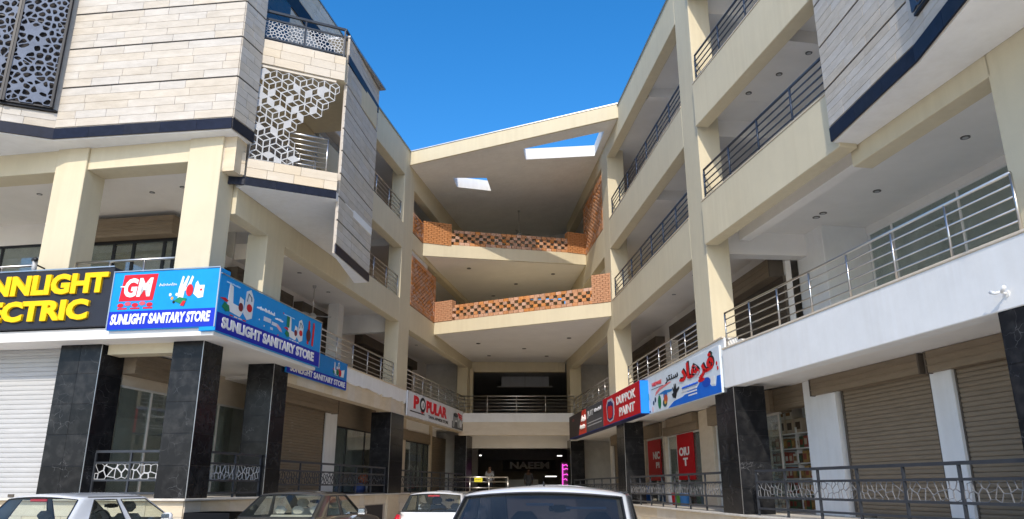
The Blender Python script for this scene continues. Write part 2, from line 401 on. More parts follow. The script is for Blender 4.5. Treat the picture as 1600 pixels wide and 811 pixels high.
def shutter(parent, P0, P1, z0, z1, m='shutter', pitch=.085, box=None, rz=0, frame=True, boxm='shutter'):
    """corrugated roller shutter; box = (z0, z1, depth, from, to) of its housing along the wall"""
    d, n, L, a = wall_dir(P0, P1); A = Vector((P0[0], P0[1], 0)); mb = MB(); z = z0; prof = []
    while z < z1 - 1e-4:
        jz, jo = random.uniform(-.004, .004), random.uniform(-.004, .003)
        for t, o in ((0, 0), (.12, .016), (.5, .022), (.88, .016)): prof.append((z + t * pitch + jz * (t > 0), o + jo))
        z += pitch
    prof.append((z1, 0))
    for (zz, o) in prof:
        for x in (0, L): p = A + d * x + n * o; mb.v.append((p.x, p.y, min(zz, z1)))
    for i in range(len(prof) - 1): mb.f.append((2 * i, 2 * i + 1, 2 * i + 3, 2 * i + 2))
    s = mb.build('shutter', M[m], parent, rz=rz)
    if frame:
        for x0 in (-.06, L - .005):
            q = MB(); e = [A + d * x0 + n * .035, A + d * (x0 + .065) + n * .035, A + d * (x0 + .065) - n * .04, A + d * x0 - n * .04]
            q.prism([(p.x, p.y) for p in e], z0, z1); q.build('guide_rail', M['trim' if m == 'wshutter' else 'shutterdark'], s)
        q = MB(); e = [A + n * .045, A + d * L + n * .045, A + d * L - n * .01, A - n * .01]; q.prism([(p.x, p.y) for p in e], z0, z0 + .09); q.build('bottom_bar', M[m], s)
        for fx in (.22, .78):
            q = MB(); c = A + d * L * fx; e = [c + n * .07 - d * .07, c + n * .07 + d * .07, c + n * .03 + d * .07, c + n * .03 - d * .07]; q.prism([(p.x, p.y) for p in e], z0 + .02, z0 + .075); q.build('lock', M['shutterdark'], s)
    if box:
        bz0, bz1, dep, b0, b1 = box
        e = [A + d * b0 + n * dep, A + d * b1 + n * dep, A + d * b1 - n * .05, A + d * b0 - n * .05]
        q = MB(); q.prism([(p.x, p.y) for p in e], bz0, bz1); hb = q.build('shutter_box', M[boxm], s)
        q = MB()
        for zz in (bz0 + (bz1 - bz0) * .33, bz0 + (bz1 - bz0) * .66):
            q.tube([tuple(A + d * b0 + n * (dep + .004) + Vector((0, 0, zz))), tuple(A + d * b1 + n * (dep + .004) + Vector((0, 0, zz)))], .012, 6)
        q.build('box_rib', M[boxm], s)
        for bb in (b0 - .03, b1 - .01):
            e = [A + d * bb + n * (dep + .015), A + d * (bb + .04) + n * (dep + .015), A + d * (bb + .04) - n * .05, A + d * bb - n * .05]
            q = MB(); q.prism([(p.x, p.y) for p in e], bz0 - .015, bz1 - .004); q.build('box_end', M['shutterdark'], s)
    return s
def glazing(parent, P0, P1, z0, z1, frames, m='glass', fm='dimwall', rz=0, fw=.05):
    d, n, L, a = wall_dir(P0, P1); A = Vector((P0[0], P0[1], 0))
    def pr(x0, x1, zz0, zz1, dn0, dn1):
        e = [A + d * x0 + n * dn1, A + d * x1 + n * dn1, A + d * x1 + n * dn0, A + d * x0 + n * dn0]; return MB().prism([(p.x, p.y) for p in e], zz0, zz1)
    g = pr(0, L, z0, z1, -.006, .006).build('shop_window', M[m], parent, rz=rz)
    for f in list(frames): pr(f * L - fw / 2, f * L + fw / 2, z0, z1, -.03, .03).build('frame', M[fm], g)
    pr(0, L, z1 - fw, z1, -.032, .032).build('frame', M[fm], g); pr(0, L, z0, z0 + fw, -.032, .032).build('frame', M[fm], g)
    return g
def granite_column(parent, x0, x1, y0, y1, z0, z1, faces, name='granite_column', trim=None, rz=0, rows=.62, half=True):
    core = Bx(x0, x1, y0, y1, z0, z1, name, 'groove_and_shade', parent, rz=rz)
    F = {'front': ((x0, y0), (x1, y0)), 'right': ((x1, y0), (x1, y1)), 'left': ((x0, y1), (x0, y0)), 'back': ((x1, y1), (x0, y1))}
    for f in faces:
        P0, P1 = F[f]; L = hypot(P1[0] - P0[0], P1[1] - P0[1]); nl = L if (L < .9 or not half) else L / 2
        tile_face(core, P0, P1, z0, z1, rows, (nl, nl), 'granite', gap=.006, proud=.012, name='granite_tile')
    if trim:
        cx, cy = {'fr': (x1, y0), 'fl': (x0, y0)}[trim]; sx = 1 if trim == 'fr' else -1
        Bx(cx - .006 + sx * .012, cx + .006 + sx * .012, cy - .02, cy + .006 - .012, z0, z1 - .003, 'corner_trim', 'trim', core)
    return core
def downlights(parent, pts, z, r=.07, rz=0):
    for x, y in pts:
        mb = MB(); n = 12
        mb.prism([(x + r * cos(2 * pi * k / n), y + r * sin(2 * pi * k / n)) for k in range(n)], z - .012, z + .01); o = mb.build('downlight', M['downlight'], parent, rz=rz)
        mb = MB(); mb.prism([(x + r * .6 * cos(2 * pi * k / n), y + r * .6 * sin(2 * pi * k / n)) for k in range(n)], z - .016, z - .012); mb.build('lens', M['silver'], o)
def fan(loc, drop, label, rz=.3):
    t = thing('ceiling_fan', label, 'ceiling fan', loc, rz, 'ceiling fans in the open corridors')
    MB().tube([(0, 0, 0), (0, 0, -drop)], .02, 8).build('rod', M['steel'], t, smooth=True)
    MB().tube([(0, 0, -.001), (0, 0, -.09)], [.07, .05], 12).build('canopy_cup', M['silver'], t)
    MB().tube([(0, 0, -drop + .05), (0, 0, -drop - .02), (0, 0, -drop - .1), (0, 0, -drop - .14)], [.06, .13, .13, .05], 14).build('motor', M['silver'], t, smooth=True)
    for k in range(3):
        mb = MB().box(.1, .62, -.065, .065, -drop - .05, -drop - .042); b = mb.build('blade', M['silver'], t); b.rotation_euler = (0, 0, k * 2 * pi / 3)
    return t

# ------------------------------------------------------------------ the setting
RA = (-6.599, 16.0); RB0 = (5.07, 17.4)
g = MB().box(-900, 900, -300, 1500, -1.0, 0).build('ground', M['paver'], None); g['kind'] = 'structure'
g = MB().box(-60, 60, -60, 60, -.5, .004).build('parking_lot', M['pale_ground'], None); g['kind'] = 'structure'

# ------------------------------------------------------------------ left wing.  local x: out of the court wall (court at +x), y: into the court, z up
A10 = radians(10)
LB = thing('commercial_building', 'left wing of the cream plaza with latticed stone bay over black columns', 'building', (*RA, 0), -A10)
FZ = 1.27
# plinth
Bx(-12, -.06, .06, 26, 0, FZ - .04, 'plinth', 'mortar', LB)
pl = Bx(-12, .05, -.1, 26, FZ - .05, FZ, 'walkway', 'paver', LB, bevel=.01)
tile_face(LB.children[0], (-9, .055), (-.05, .055), .0, FZ - .055, .31, (.7, 1.1), 'warmstone')
tile_face(LB.children[0], (-.055, .06), (-.055, 10.2), .0, FZ - .055, .31, (.8, 1.2), 'warmstone')
tile_face(LB.children[0], (-.055, 12.4), (-.055, 16.5), .62, FZ - .055, .31, (.8, 1.2), 'warmstone')
tile_face(LB.children[0], (-.055, 10.2), (-.055, 12.4), .93, FZ - .055, .31, (.8, 1.2), 'warmstone')
Bx(-.10, -.045, 10.4, 12.1, 0, .9, 'basement_opening', 'groove_and_shade', LB); Bx(-.1, -.045, 12.75, 13.25, .05, .75, 'basement_opening', 'blackiron', LB)
Bx(-.1, .03, 12.35, 13.6, 0, FZ - .05, 'pier', 'warmstone', LB, bevel=.01)
# ground floor columns
granite_column(LB, -.70, 0, 0, .76, FZ, 4.5, ('front', 'right', 'left'), trim='fr')
granite_column(LB, -3.44, -2.43, 0, .76, FZ, 4.5, ('front', 'right'), trim='fr')
granite_column(LB, -.70, 0, 3.2, 3.97, FZ, 4.5, ('front', 'right'), trim='fr')
granite_column(LB, -.75, 0, 12.4, 13.9, FZ, 4.13, ('front', 'right'), trim='fr')
granite_column(LB, -.62, 0, 24.4, 25.7, FZ - .1, 4.06, ('front', 'right'), trim='fr')
# first floor slab: front block overhangs, court part carries a two-tone edge
mb = MB().prism([(-12, -.52), (.52, -.52), (.52, 4.5), (-.02, 4.55), (-.02, 5.2), (-12, 5.2)], 4.5, 4.74); mb.build('slab', M['ceiling'], LB, bevel=.01)
Bx(-2.35, -.72, .1, .5, 4.28, 4.5, 'drop_beam', 'cream', LB)
Bx(-9, -.36, 5.2, 26, 4.42, 5.05, 'slab', 'ceiling', LB)
Bx(-.36, -.03, 3.97, 25.6, 4.13, 5.10, 'edge_beam', 'warmstone', LB)
eb = LB.children[-1]
tile_face(eb, (-.03, 4.6), (-.03, 25.6), 4.13, 4.64, .51, (.6, .6), 'warmstone', gap=.006, proud=.012)
rng = random.Random(4)
for (y0, y1) in ((4.6, 14.0), (14.0, 25.6)):       # peeling white upper strip with a ragged lower edge
    pts = []; y = y0
    while y < y1:
        pts.append((y, 4.62 + rng.uniform(-.05, .06) if y < 14 else 4.63)); y += rng.uniform(.12, .5) if y < 14 else 2
    pts.append((y1, 4.63)); mb = MB(); out = pts + [(y1, 5.1), (y0, 5.1)]; b = len(mb.v); n = len(out)
    mb.v = [(.035, a, z) for a, z in out] + [(-.02, a, z) for a, z in out]
    mb.f = [tuple(range(n)), tuple(reversed(range(n, 2 * n)))] + [((i + 1) % n, i, n + i, n + (i + 1) % n) for i in range(n)]
    mb.build('white_fascia', M['white'], LB)
Bx(-.34, .06, 4.5, 25.6, 5.1, 5.14, 'coping', 'warmstone', LB)
# shop fronts, ground floor
Bx(-2.62, -2.5, .9, 5.6, 3.72, 4.5, 'lintel_wall', 'warmstone', LB)
shb = MB().prism([(-2.5, .78), (-2.12, .78), (-2.12, 3.4), (-2.5, 3.4)], 3.96, 4.46).build('shutter_box', M['shutter'], LB)
mb = MB()
for z in (4.05, 4.14, 4.23, 4.32): mb.tube([(-2.115, .8, z), (-2.115, 3.38, z)], .016, 6)
mb.build('box_rib', M['shutter'], shb)
glazing(LB, (-2.5, .9), (-2.5, 7.4), FZ, 3.72, (.17, .33, .63, .985))
Bx(-2.62, -2.5, 5.6, 7.6, 3.72, 4.5, 'lintel_wall', 'warmstone', LB)
Bx(-2.55, -1.5, 7.5, 7.65, FZ, 4.42, 'cross_wall', 'white', LB)
shutter(LB, (-1.5, 5.4), (-1.5, 9.85), FZ, 3.95, box=(3.9, 4.35, .32, -.1, 4.9))
Bx(-1.9, -1.42, 9.9, 10.85, FZ, 4.42, 'pilaster', 'white', LB, bevel=.01)
gl = glazing(LB, (-1.5, 10.9), (-1.5, 14.7), FZ, 3.55, (.02, .26, .76, .98), fm='blackiron')
Bx(-1.62, -1.42, 10.87, 14.7, 3.55, 4.42, 'lintel_box', 'shutter', LB)
Bx(-1.9, -1.42, 14.72, 15.05, FZ, 4.42, 'pilaster', 'warmstone', LB, bevel=.01)
gl = glazing(LB, (-1.5, 15.1), (-1.5, 17.0), FZ, 3.5, (.03, .97), fm='blackiron')
Bx(-1.62, -1.30, 15.07, 18.6, 3.5, 3.95, 'lintel_box', 'shutter', LB); Bx(-1.62, -1.5, 15.07, 24, 3.95, 4.42, 'lintel_wall', 'ceiling', LB)
Bx(-1.9, -1.42, 17.05, 18.7, FZ, 4.42, 'pilaster', 'warmstone', LB, bevel=.01)
gl = glazing(LB, (-1.5, 18.75), (-1.5, 22.6), FZ, 3.5, (.02, .5, .78, .98), fm='blackiron')
Bx(-1.62, -1.42, 18.72, 22.7, 3.5, 3.95, 'lintel_box', 'shutter', LB)
Bx(-1.9, -1.42, 22.65, 23.0, FZ, 4.42, 'pilaster', 'warmstone', LB, bevel=.01)
shutter(LB, (-1.5, 23.1), (-1.5, 27), FZ, 3.95)
shutter(LB, (-7.6, .42), (-3.46, .42), FZ, 4.4, m='wshutter', pitch=.105, box=(4.36, 4.49, .1, 0, 4.1), boxm='wshutter')
Bx(-8.0, -7.62, .3, .8, FZ, 4.5, 'pier', 'white', LB)
# closed back, floors and inner walls
Bx(-12, -11.8, .1, 26, 0, 15, 'back_wall', 'white', LB); Bx(-12, -.4, 25.9, 26, 0, 14.9, 'end_wall', 'dimwall', LB)
Bx(-4.9, -4.8, .9, 5.6, FZ, 4.45, 'inner_wall', 'white', LB); Bx(-4.5, -4.0, 1.2, 5.2, FZ, 3.2, 'shelving', 'dimwall', LB); Bx(-9, -2.7, 5.6, 5.7, FZ, 4.4, 'inner_wall', 'white', LB)
Bx(-3.9, -3.8, 7.7, 26, FZ, 4.4, 'inner_wall', 'white', LB); Bx(-6.5, -1.6, 14.9, 15, FZ, 4.4, 'inner_wall', 'dimwall', LB)
# ---- first floor, front
Bx(-12, -.02, -.02, 5.2, 4.74, 5.45, 'floor', 'paver', LB)
def ycol(x0, x1, y0, y1, z0, z1, parent=LB, rz=0): return Bx(x0, x1, y0, y1, z0, z1, 'column', 'cream', parent, bevel=.012, rz=rz)
ycol(-.95, -.10, -.01, .62, 5.45, 9.34); ycol(-4.45, -3.62, -.01, .68, 5.45, 9.34); ycol(-8.6, -7.8, -.01, .68, 5.45, 9.34)
Bx(-3.62, -.95, .05, .66, 8.76, 9.34, 'beam', 'cream', LB, bevel=.01); Bx(-7.8, -4.45, .05, .66, 8.76, 9.34, 'beam', 'cream', LB, bevel=.01)
Bx(-12, -.4, .66, 5.3, 8.88, 9.3, 'ceiling_slab', 'ceiling', LB)
downlights(LB, [(-3.2, 1.9), (-2.2, 1.7), (-1.4, 1.6), (-6.2, 1.5), (-5.2, 2.0)], 8.88)
Bx(-6.6, -6.3, 3.3, 3.7, 5.4, 8.88, 'pier', 'white', LB); Bx(-12, -6.6, 3.55, 3.7, 8.25, 8.88, 'lintel_wall', 'ceiling', LB)
Bx(-3.4, -2.7, 3.55, 3.7, 5.4, 8.88, 'pier', 'white', LB)
glazing(LB, (-6.25, 3.6), (-3.45, 3.6), 5.45, 8.2, (.03, .3, .52, .86, .97), fm='blackiron', fw=.09)
Bx(-5.55, -4.85, 3.7, 3.75, 5.45, 8.15, 'roller_blind', 'shutter', LB)
Bx(-6.25, -3.4, 3.2, 3.6, 8.2, 8.75, 'shutter_box', 'shutter', LB, bevel=.01)
bb = LB.children[-1]; mb = MB()
for z in (8.3, 8.4, 8.5, 8.6): mb.tube([(-6.24, 3.195, z), (-3.41, 3.195, z)], .018, 6)
mb.build('box_rib', M['shutter'], bb)
glazing(LB, (-11.5, 3.6), (-6.65, 3.6), 5.45, 8.25, (.2, .5, .8, .98), fm='blackiron', fw=.07)
Bx(-12, -2.7, 5.2, 5.3, 5.4, 8.9, 'inner_wall', 'dimwall', LB)
for (a, b) in ((-7.78, -4.47), (-3.6, -.97)): railing(LB, (a, .2), (b, .2), 5.45, (.42, .72, 1.02), 1.0, 'steel', r=.02, rtop=.032)
# ---- court side, first floor
ycol(-.55, 0, 2.25, 3.2, 5.1, 7.68); ycol(-.55, 0, 12.82, 14.12, 5.14, 15); ycol(-.55, -.0, 24.4, 25.4, 5.14, 15)
Bx(-.36, 0, .64, 12.82, 7.62, 8.56, 'beam', 'cream', LB, bevel=.01); Bx(-.36, 0, 14.12, 24.4, 7.55, 8.56, 'beam', 'cream', LB, bevel=.01)
Bx(-12, -.38, 5.3, 26, 8.02, 8.5, 'ceiling_slab', 'ceiling', LB)
Bx(-2.7, -.57, 13.2, 13.5, 7.3, 8.02, 'cross_beam', 'white', LB)
Bx(-2.85, -2.7, 3.6, 26, 5.05, 8.02, 'back_wall', 'ceiling', LB)
for (a, b) in ((5.0, 8.6), (9.4, 12.4), (15.2, 18.6), (19.6, 23)): shutter(LB, (-2.66, a), (-2.66, b), 5.1, 7.3, m='shutterdark', box=(7.3, 7.7, .3, 0, b - a), boxm='shutterdark')
shutter(LB, (-2.6, 3.75), (-2.6, 4.9), 5.45, 7.6, m='shutterdark')
Bx(-2.2, -1.8, 11.2, 11.7, 5.05, 8.02, 'pier', 'white', LB)
railing(LB, (-.12, .66), (-.12, 2.3), 5.3, (.3, .58, .86), .7, 'steel', r=.018, rtop=.028)
railing(LB, (-.12, 3.25), (-.12, 12.75), 5.14, (.17, .34, .51, .68, .85), 1.35, 'steel')
railing(LB, (-.12, 14.15), (-.12, 24.35), 5.14, (.17, .34, .51, .68, .85), 1.3, 'steel')
downlights(LB, [(-1.4, 5), (-1.4, 7), (-1.5, 9.5), (-1.5, 17), (-1.5, 20)], 8.02)
# ---- second and third floor, court side
Bx(-.36, 0, 4.7, 12.82, 10.62, 11.68, 'beam', 'cream', LB, bevel=.01); Bx(-.36, 0, 14.12, 24.4, 10.95, 11.66, 'beam', 'cream', LB, bevel=.01)
Bx(-.36, 0, 7.0, 12.82, 13.75, 15.0, 'beam', 'cream', LB, bevel=.01); Bx(-.36, 0, 14.12, 24.4, 13.55, 15.0, 'beam', 'cream', LB, bevel=.01)
Bx(-12, -.38, .6, 26, 11.2, 11.62, 'ceiling_slab', 'ceiling', LB); Bx(-12, -.38, .6, 26, 14.5, 14.95, 'roof', 'ceiling', LB)
Bx(-.5, .05, 7.0, 25.5, 15.0, 15.05, 'coping', 'trim', LB)
Bx(-3.2, -3.0, 5.3, 26, 8.5, 11.2, 'back_wall', 'ceiling', LB); Bx(-3.2, -3.0, .6, 26, 11.62, 14.5, 'back_wall', 'ceiling', LB)
Bx(-3, -.57, 13.3, 13.55, 10.9, 11.2, 'cross_beam', 'ceiling', LB)
shutter(LB, (-2.96, 8.6), (-2.96, 12), 8.5, 10.6, m='shutterdark'); shutter(LB, (-2.96, 8.6), (-2.96, 12), 11.62, 13.7, m='shutterdark')
railing(LB, (-.12, 4.8), (-.12, 12.78), 8.58, (.17, .34, .51, .68, .85), 1.3, 'steel')
railing(LB, (-.12, 7.1), (-.12, 12.78), 11.7, (.17, .34, .51, .68, .85), 1.3, 'steel')
# brick lattice screens on the court wall next to the bridges
def brick_screen(parent, P0, P1, z0, z1, name='brick_screen', frame=.26, rz=0, top=None):
    d, n, L, a = wall_dir(P0, P1); A = Vector((P0[0], P0[1], 0)); base = MB()
    def pr(x0, x1, zz0, zz1, dn0=-.11, dn1=.0): e = [A + d * x0 + n * dn1, A + d * x1 + n * dn1, A + d * x1 + n * dn0, A + d * x0 + n * dn0]; base.prism([(p.x, p.y) for p in e], zz0, zz1)
    pr(0, L, z0, z0 + .03)
    for x in (0, L - .03): pr(x, x + .03, z0 + .03, z1)
    s = base.build(name, M['brickjoint'], parent, rz=rz)
    h = .095; r = 0; z = z0 + .03; rows = int((z1 - z0 - .03) / h)
    for r in range(rows):
        zz = z + r * h; edge = zz < z0 + frame or zz > z1 - frame - .05
        if edge:
            x = .03 if r % 2 else -.08
            while x < L - .02:
                x0 = max(x, .0); x1 = min(x + .24, L); q = A + d * x0 + n * .012
                if x1 - x0 > .03: block('brick', 'brick', s, (q.x, q.y, zz + .005), a, x1 - x0 - .012, .12, h - .012)
                x += .25
        else:
            for (x0, x1) in ((0, frame), (L - frame, L)):
                q = A + d * x0 + n * .012; block('brick', 'brick', s, (q.x, q.y, zz + .005), a, x1 - x0 - .01, .12, h - .012)
            x = frame + (.0 if r % 2 else .17)
            while x < L - frame:
                x1 = min(x + .19, L - frame); q = A + d * x + n * -.01
                if x1 - x > .04: block('brick', 'brick', s, (q.x, q.y, zz + .004), a, x1 - x, .10, h - .006)
                x += .34
    return s
brick_screen(LB, (0, 14.14), (0, 17.85), 8.58, 10.75)
brick_screen(LB, (0, 14.14), (0, 15.7), 11.7, 12.66, frame=.2)
Bx(-.3, -.05, 14.14, 16.6, 10.76, 10.95, 'panel', 'dimwall', LB)
# ---- stone bay of the left wing
bay_pts = [(-9, -3.15), (-5.15, -1.08), (-4.2, -.5), (.25, -.3), (.33, .5), (-.4, .58), (-9, .58)]
bay = MB().prism(bay_pts, 9.34, 17).build('stone_bay', M['mortar'], LB)
MB().prism([(-9, -3.13), (-5.15, -1.06), (-4.2, -.48), (.23, -.28), (.31, .5), (-.4, .57), (-9, .57)], 9.318, 9.339).build('soffit', M['white'], bay)
def stone_face(part, P0, P1, zlist, courses, lens, gap=.035):
    d, n, L, a = wall_dir(P0, P1); A = Vector((P0[0], P0[1], 0)); mb = MB()
    for z in zlist[1:]:
        e = [A + n * .008, A + d * L + n * .008, A + d * L - n * .01, A - n * .01]; mb.prism([(p.x, p.y) for p in e], z - gap * .5, z + gap * .5)
    mb.build('dark_groove', M['groove_and_shade'], part)
    for a, b in zip(zlist[:-1], zlist[1:]):
        tile_face(part, P0, P1, a + gap * .5, b - gap * .5, (b - a - gap) / courses, lens)
def band(part, P0, P1, z0, z1, step=.9):
    tile_face(part, P0, P1, z0, z1, z1 - z0, (step, step), 'navy', gap=.004, proud=.03, name='navy_tile')
ZB = (9.62, 10.68, 11.74, 12.72, 13.75)
stone_face(bay, (-4.2, -.5), (.25, -.3), ZB, 5, (.6, 1.4)); stone_face(bay, (.25, -.3), (.33, .5), ZB, 5, (.4, .8))
tile_face(bay, (-7.3, -2.24), (-5.15, -1.08), 9.62, 10.02, .2, (.5, 1.0)); tile_face(bay, (-5.15, -1.08), (-4.2, -.5), 9.62, 10.0, .2, (.5, 1.0))
band(bay, (-4.2, -.5), (.25, -.3), 9.34, 9.61); band(bay, (.25, -.3), (.33, .5), 9.34, 9.61, .8); band(bay, (-5.15, -1.08), (-4.2, -.5), 9.34, 9.61, 1.2); band(bay, (-7.3, -2.24), (-5.15, -1.08), 9.34, 9.61)
MB().prism([(-9, -3.3), (-5.18, -1.22), (-4.22, -.62), (-4.2, -.5), (-5.15, -1.0), (-9, -3.1)], 10.02, 10.07).build('sill', M['blackiron'], bay)
scr = None
for (P0, P1, sd) in (((-7.3, -2.26), (-5.15, -1.1), 5), ((-5.15, -1.1), (-4.28, -.57), 11)):
    d, n, L, a = wall_dir(P0, P1)
    q = MB().box(0, L, -.012, .05, 10.08, 16).build('recess_shade_panel', M['groove_and_shade'], bay); q.location = (P0[0] + n.x * .06, P0[1] + n.y * .06, 0); q.rotation_euler = (0, 0, a)  # dark panel painting in the shade behind the lattice
    o = panel_obj(voronoi_panel(L - .06, 4.2, .17, .026, .025, 1.15, .12, sd, .46), 'lattice_screen', M['lattice'], bay, (P0[0] + d.x * .03, P0[1] + d.y * .03), P1, 10.1, .16)
    fr = MB()
    for x in (0, L - .05): fr.box(x, x + .05, -.02, .05, 0, 4.2)
    for z in (0, 1.05, 2.2, 3.3): fr.box(0, L, .026, .05, z, z + .035)
    f = fr.build('screen_frame', M['blackiron'], bay); f.location = (P0[0] + n.x * .16, P0[1] + n.y * .16, 10.07); f.rotation_euler = (0, 0, a)
# corner balcony between the bay and the court panel
BA, BC = (.25, .5), (2.0, 1.72)
bpoly = [(-.3, .58), BA, BC, (1.96, 2.2), (0, 4.6), (-.3, 4.6)]
bal = MB().prism([(-.02, .58), BA, BC, (1.9, 4.5), (.02, 8.0), (.02, .6)], 8.26, 8.46).build('balcony', M['white'], LB)
MB().prism([(-.38, .6), (BA[0] - .02, BA[1] + .04), (BC[0] - .06, BC[1] + .04), (1.5, 4.5), (-.38, 4.6)], 8.46, 8.92).build('balcony_floor', M['paver'], bal)
band(bal, BA, BC, 8.27, 8.47, .7); tile_face(bal, BA, BC, 8.48, 8.94, .23, (.5, .8), 'warmstone', proud=.04)
band(bal, (-.3, .32), BA, 8.27, 8.47, .7); tile_face(bal, (-.12, .05), (.25, .42), 8.48, 9.33, .28, (.3, .4), 'warmstone', proud=.02)
Bx(-.1, .2, .06, .5, 8.46, 9.33, 'pier', 'warmstone', bal)
ub = MB().prism([(-.38, .58), BA, BC, (1.9, 4.4), (-.38, 4.4)], 11.52, 12.2).build('upper_balcony', M['cream'], LB)
tile_face(ub, BA, BC, 11.52, 12.2, .227, (.5, .8), 'warmstone', proud=.04)
d, n, L, a = wall_dir(BA, BC)
def keep(x, z):
    if x > L - .1 or x < -.05 or z > 2.5: return False
    lim = L * .5 if z < .75 else (L * .38 if z < .85 else L * (.42 + .5 * ((z - .85) / 1.25) ** .85))
    return x < lim
p_ = (BA[0] + d.x * .02, BA[1] + d.y * .02)
panel_obj(rhomb_panel(L - .12, 2.5, .17, .022, keep), 'lattice_screen', M['silver'], bal, p_, BC, 8.96, .0)
Bx(0, 1, 0, 1, 0, 1, 'jamb', 'cream', bal); j = bal.children[-1]; j.location = (BC[0] - d.x * .24, BC[1] - d.y * .24, 8.94); j.rotation_euler = (0, 0, a); j.scale = (.22, .2, 2.6)
Bx(0, 1, 0, 1, 0, 1, 'screen_frame', 'blackiron', bal); j = bal.children[-1]; j.location = (BC[0] - d.x * .31, BC[1] - d.y * .31, 8.94); j.rotation_euler = (0, 0, a); j.scale = (.06, .05, 2.6)
Bx(0, 1, 0, 1, 0, 1, 'screen_frame', 'blackiron', bal); j = bal.children[-1]; j.location = (BA[0], BA[1], 11.44); j.rotation_euler = (0, 0, a); j.scale = (L - .2, .05, .07)
q0 = (BA[0] + d.x * L * .42, BA[1] + d.y * L * .42); q1 = (BC[0] - d.x * .28, BC[1] - d.y * .28)
railing(bal, (q0[0] - n.x * .06, q0[1] - n.y * .06), (q1[0] - n.x * .06, q1[1] - n.y * .06), 8.94, (.12, .25, .38, .51, .64, .77, .9), .9, 'steel')
railing(ub, (BA[0] + d.x * .05 - n.x * .05, BA[1] + d.y * .05 - n.y * .05), (BC[0] - d.x * .05 - n.x * .05, BC[1] - d.y * .05 - n.y * .05), 12.22, (.08, .62, .84), 1.0, 'iron', rtop=.03, square=True, lattice=(0, 1, .012, 'silver'), cell=.085, seed=40)
railing(ub, (BC[0] - .06, BC[1]), (BC[0] - .1, BC[1] + 1.2), 12.22, (.08, .62, .84), 1.0, 'iron', rtop=.03, square=True)
Bx(-.5, .0, 4.5, 4.65, 8.5, 11.2, 'cross_wall', 'white', LB); Bx(-.36, 0, .62, 4.7, 10.7, 11.5, 'beam', 'cream', LB)
downlights(LB, [(.9, 2.2)], 11.51)
# tall court panel clad in stone
cp = MB().prism([(2.0, 1.86), (1.83, 4.62), (1.42, 4.62), (1.94, 1.87)], 6.93, 12.9).build('stone_panel', M['mortar'], LB)
MB().prism([(1.99, 1.9), (1.82, 4.6), (1.44, 4.6), (1.94, 1.9)], 6.915, 6.929).build('soffit', M['white'], cp)
ZP = tuple(7.16 + .62 * k for k in range(9))
stone_face(cp, (2.0, 1.86), (1.83, 4.62), ZP, 3, (.5, 1.0), gap=.03); tile_face(cp, (2.0, 1.86), (1.83, 4.62), 12.38, 12.88, .17, (.5, 1.0))
band(cp, (2.0, 1.86), (1.83, 4.62), 6.94, 7.15); band(cp, (2.0, 1.86), (1.83, 4.62), 12.13, 12.37)
Bx(1.4, 2.03, 1.84, 4.68, 12.9, 12.95, 'coping', 'trim', cp)
# parapet wall behind the balcony
pw = Bx(-.3, .02, .6, 6.9, 12.2, 15.7, 'parapet_wall', 'mortar', LB)
ZQ = (12.2, 12.9, 13.6, 14.3); stone_face(pw, (.02, .9), (.02, 6.9), ZQ, 3, (.5, 1.1)); tile_face(pw, (.02, .9), (.02, 6.9), 14.85, 15.68, .28, (.5, 1.1)); band(pw, (.02, .9), (.02, 6.9), 14.35, 14.82)
Bx(.02, .05, .95, 2.2, 12.3, 14.6, 'window', 'tintglass', pw)
Bx(-.34, .06, .6, 6.95, 15.7, 15.75, 'coping', 'trim', pw)
# ground floor rails
GH = (.10, .36, .72, .95)
railing(LB, (-2.4, .3), (-.72, .3), FZ, GH, .85, 'iron', rtop=.026, square=True, lattice=(1, 2, .014, 'silver'), cell=.16, seed=70)
railing(LB, (-.1, .8), (-.1, 3.15), FZ, GH, 1.2, 'iron', rtop=.026, square=True, lattice=(1, 2, .012, 'silver'), cell=.13, seed=80)
railing(LB, (-.1, 4.0), (-.1, 12.3), FZ - .08, GH, 1.4, 'iron', rtop=.028, square=True, lattice=(1, 2, .016), cell=.15, seed=90)
railing(LB, (-.1, 13.95), (-.1, 24.3), FZ - .12, GH, 1.5, 'iron', rtop=.028, square=True, lattice=(1, 2, .016), cell=.17, seed=110)
fan((*(Matrix.Rotation(-A10, 3, 'Z') @ Vector((-1.6, 8.6, 8.02)) + Vector((*RA, 0))),), 1.0, 'white ceiling fan on a rod in the left first floor corridor')

# ------------------------------------------------------------------ right wing.  local x: into the shops (court at -x), y: into the court
B5 = radians(5.3); NR = radians(4.7)
RB = thing('commercial_building', 'right wing of the cream plaza with long steel railings and a white slab edge', 'building', (*RB0, 0), B5)
RZ = .92
def near(*a, **k): k['rz'] = NR; return Bx(*a, **k)
# plinth
pl = Bx(.06, 12, -.0, 24, 0, RZ - .04, 'plinth', 'mortar', RB)
tile_face(pl, (.055, 24), (.055, 0), .0, RZ - .05, .29, (.8, 1.3), 'warmstone')
pn = near(.06, 12, -14, .3, 0, RZ - .044, 'plinth', 'mortar', RB)
tile_face(pn, (.055, -.02), (.055, -10), .0, RZ - .05, .29, (.8, 1.3), 'warmstone')
Bx(-.05, 9, 0, 24, RZ - .05, RZ, 'walkway', 'paver', RB, bevel=.01); near(-.05, 9, -14, .1, RZ - .053, RZ - .004, 'walkway', 'paver', RB, bevel=.01)
granite_column(RB, 0, .72, 0, 1.19, RZ, 3.72, ('front', 'left'), trim='fl')
granite_column(RB, 0, .70, 10.7, 11.9, RZ, 3.78, ('front', 'left'), trim='fl')
granite_column(RB, 0, .75, -8.95, -7.77, RZ, 3.70, ('back', 'left', 'front'), rz=NR)
granite_column(RB, 0, .70, 22.4, 23.4, RZ, 3.8, ('front', 'left'), trim='fl')
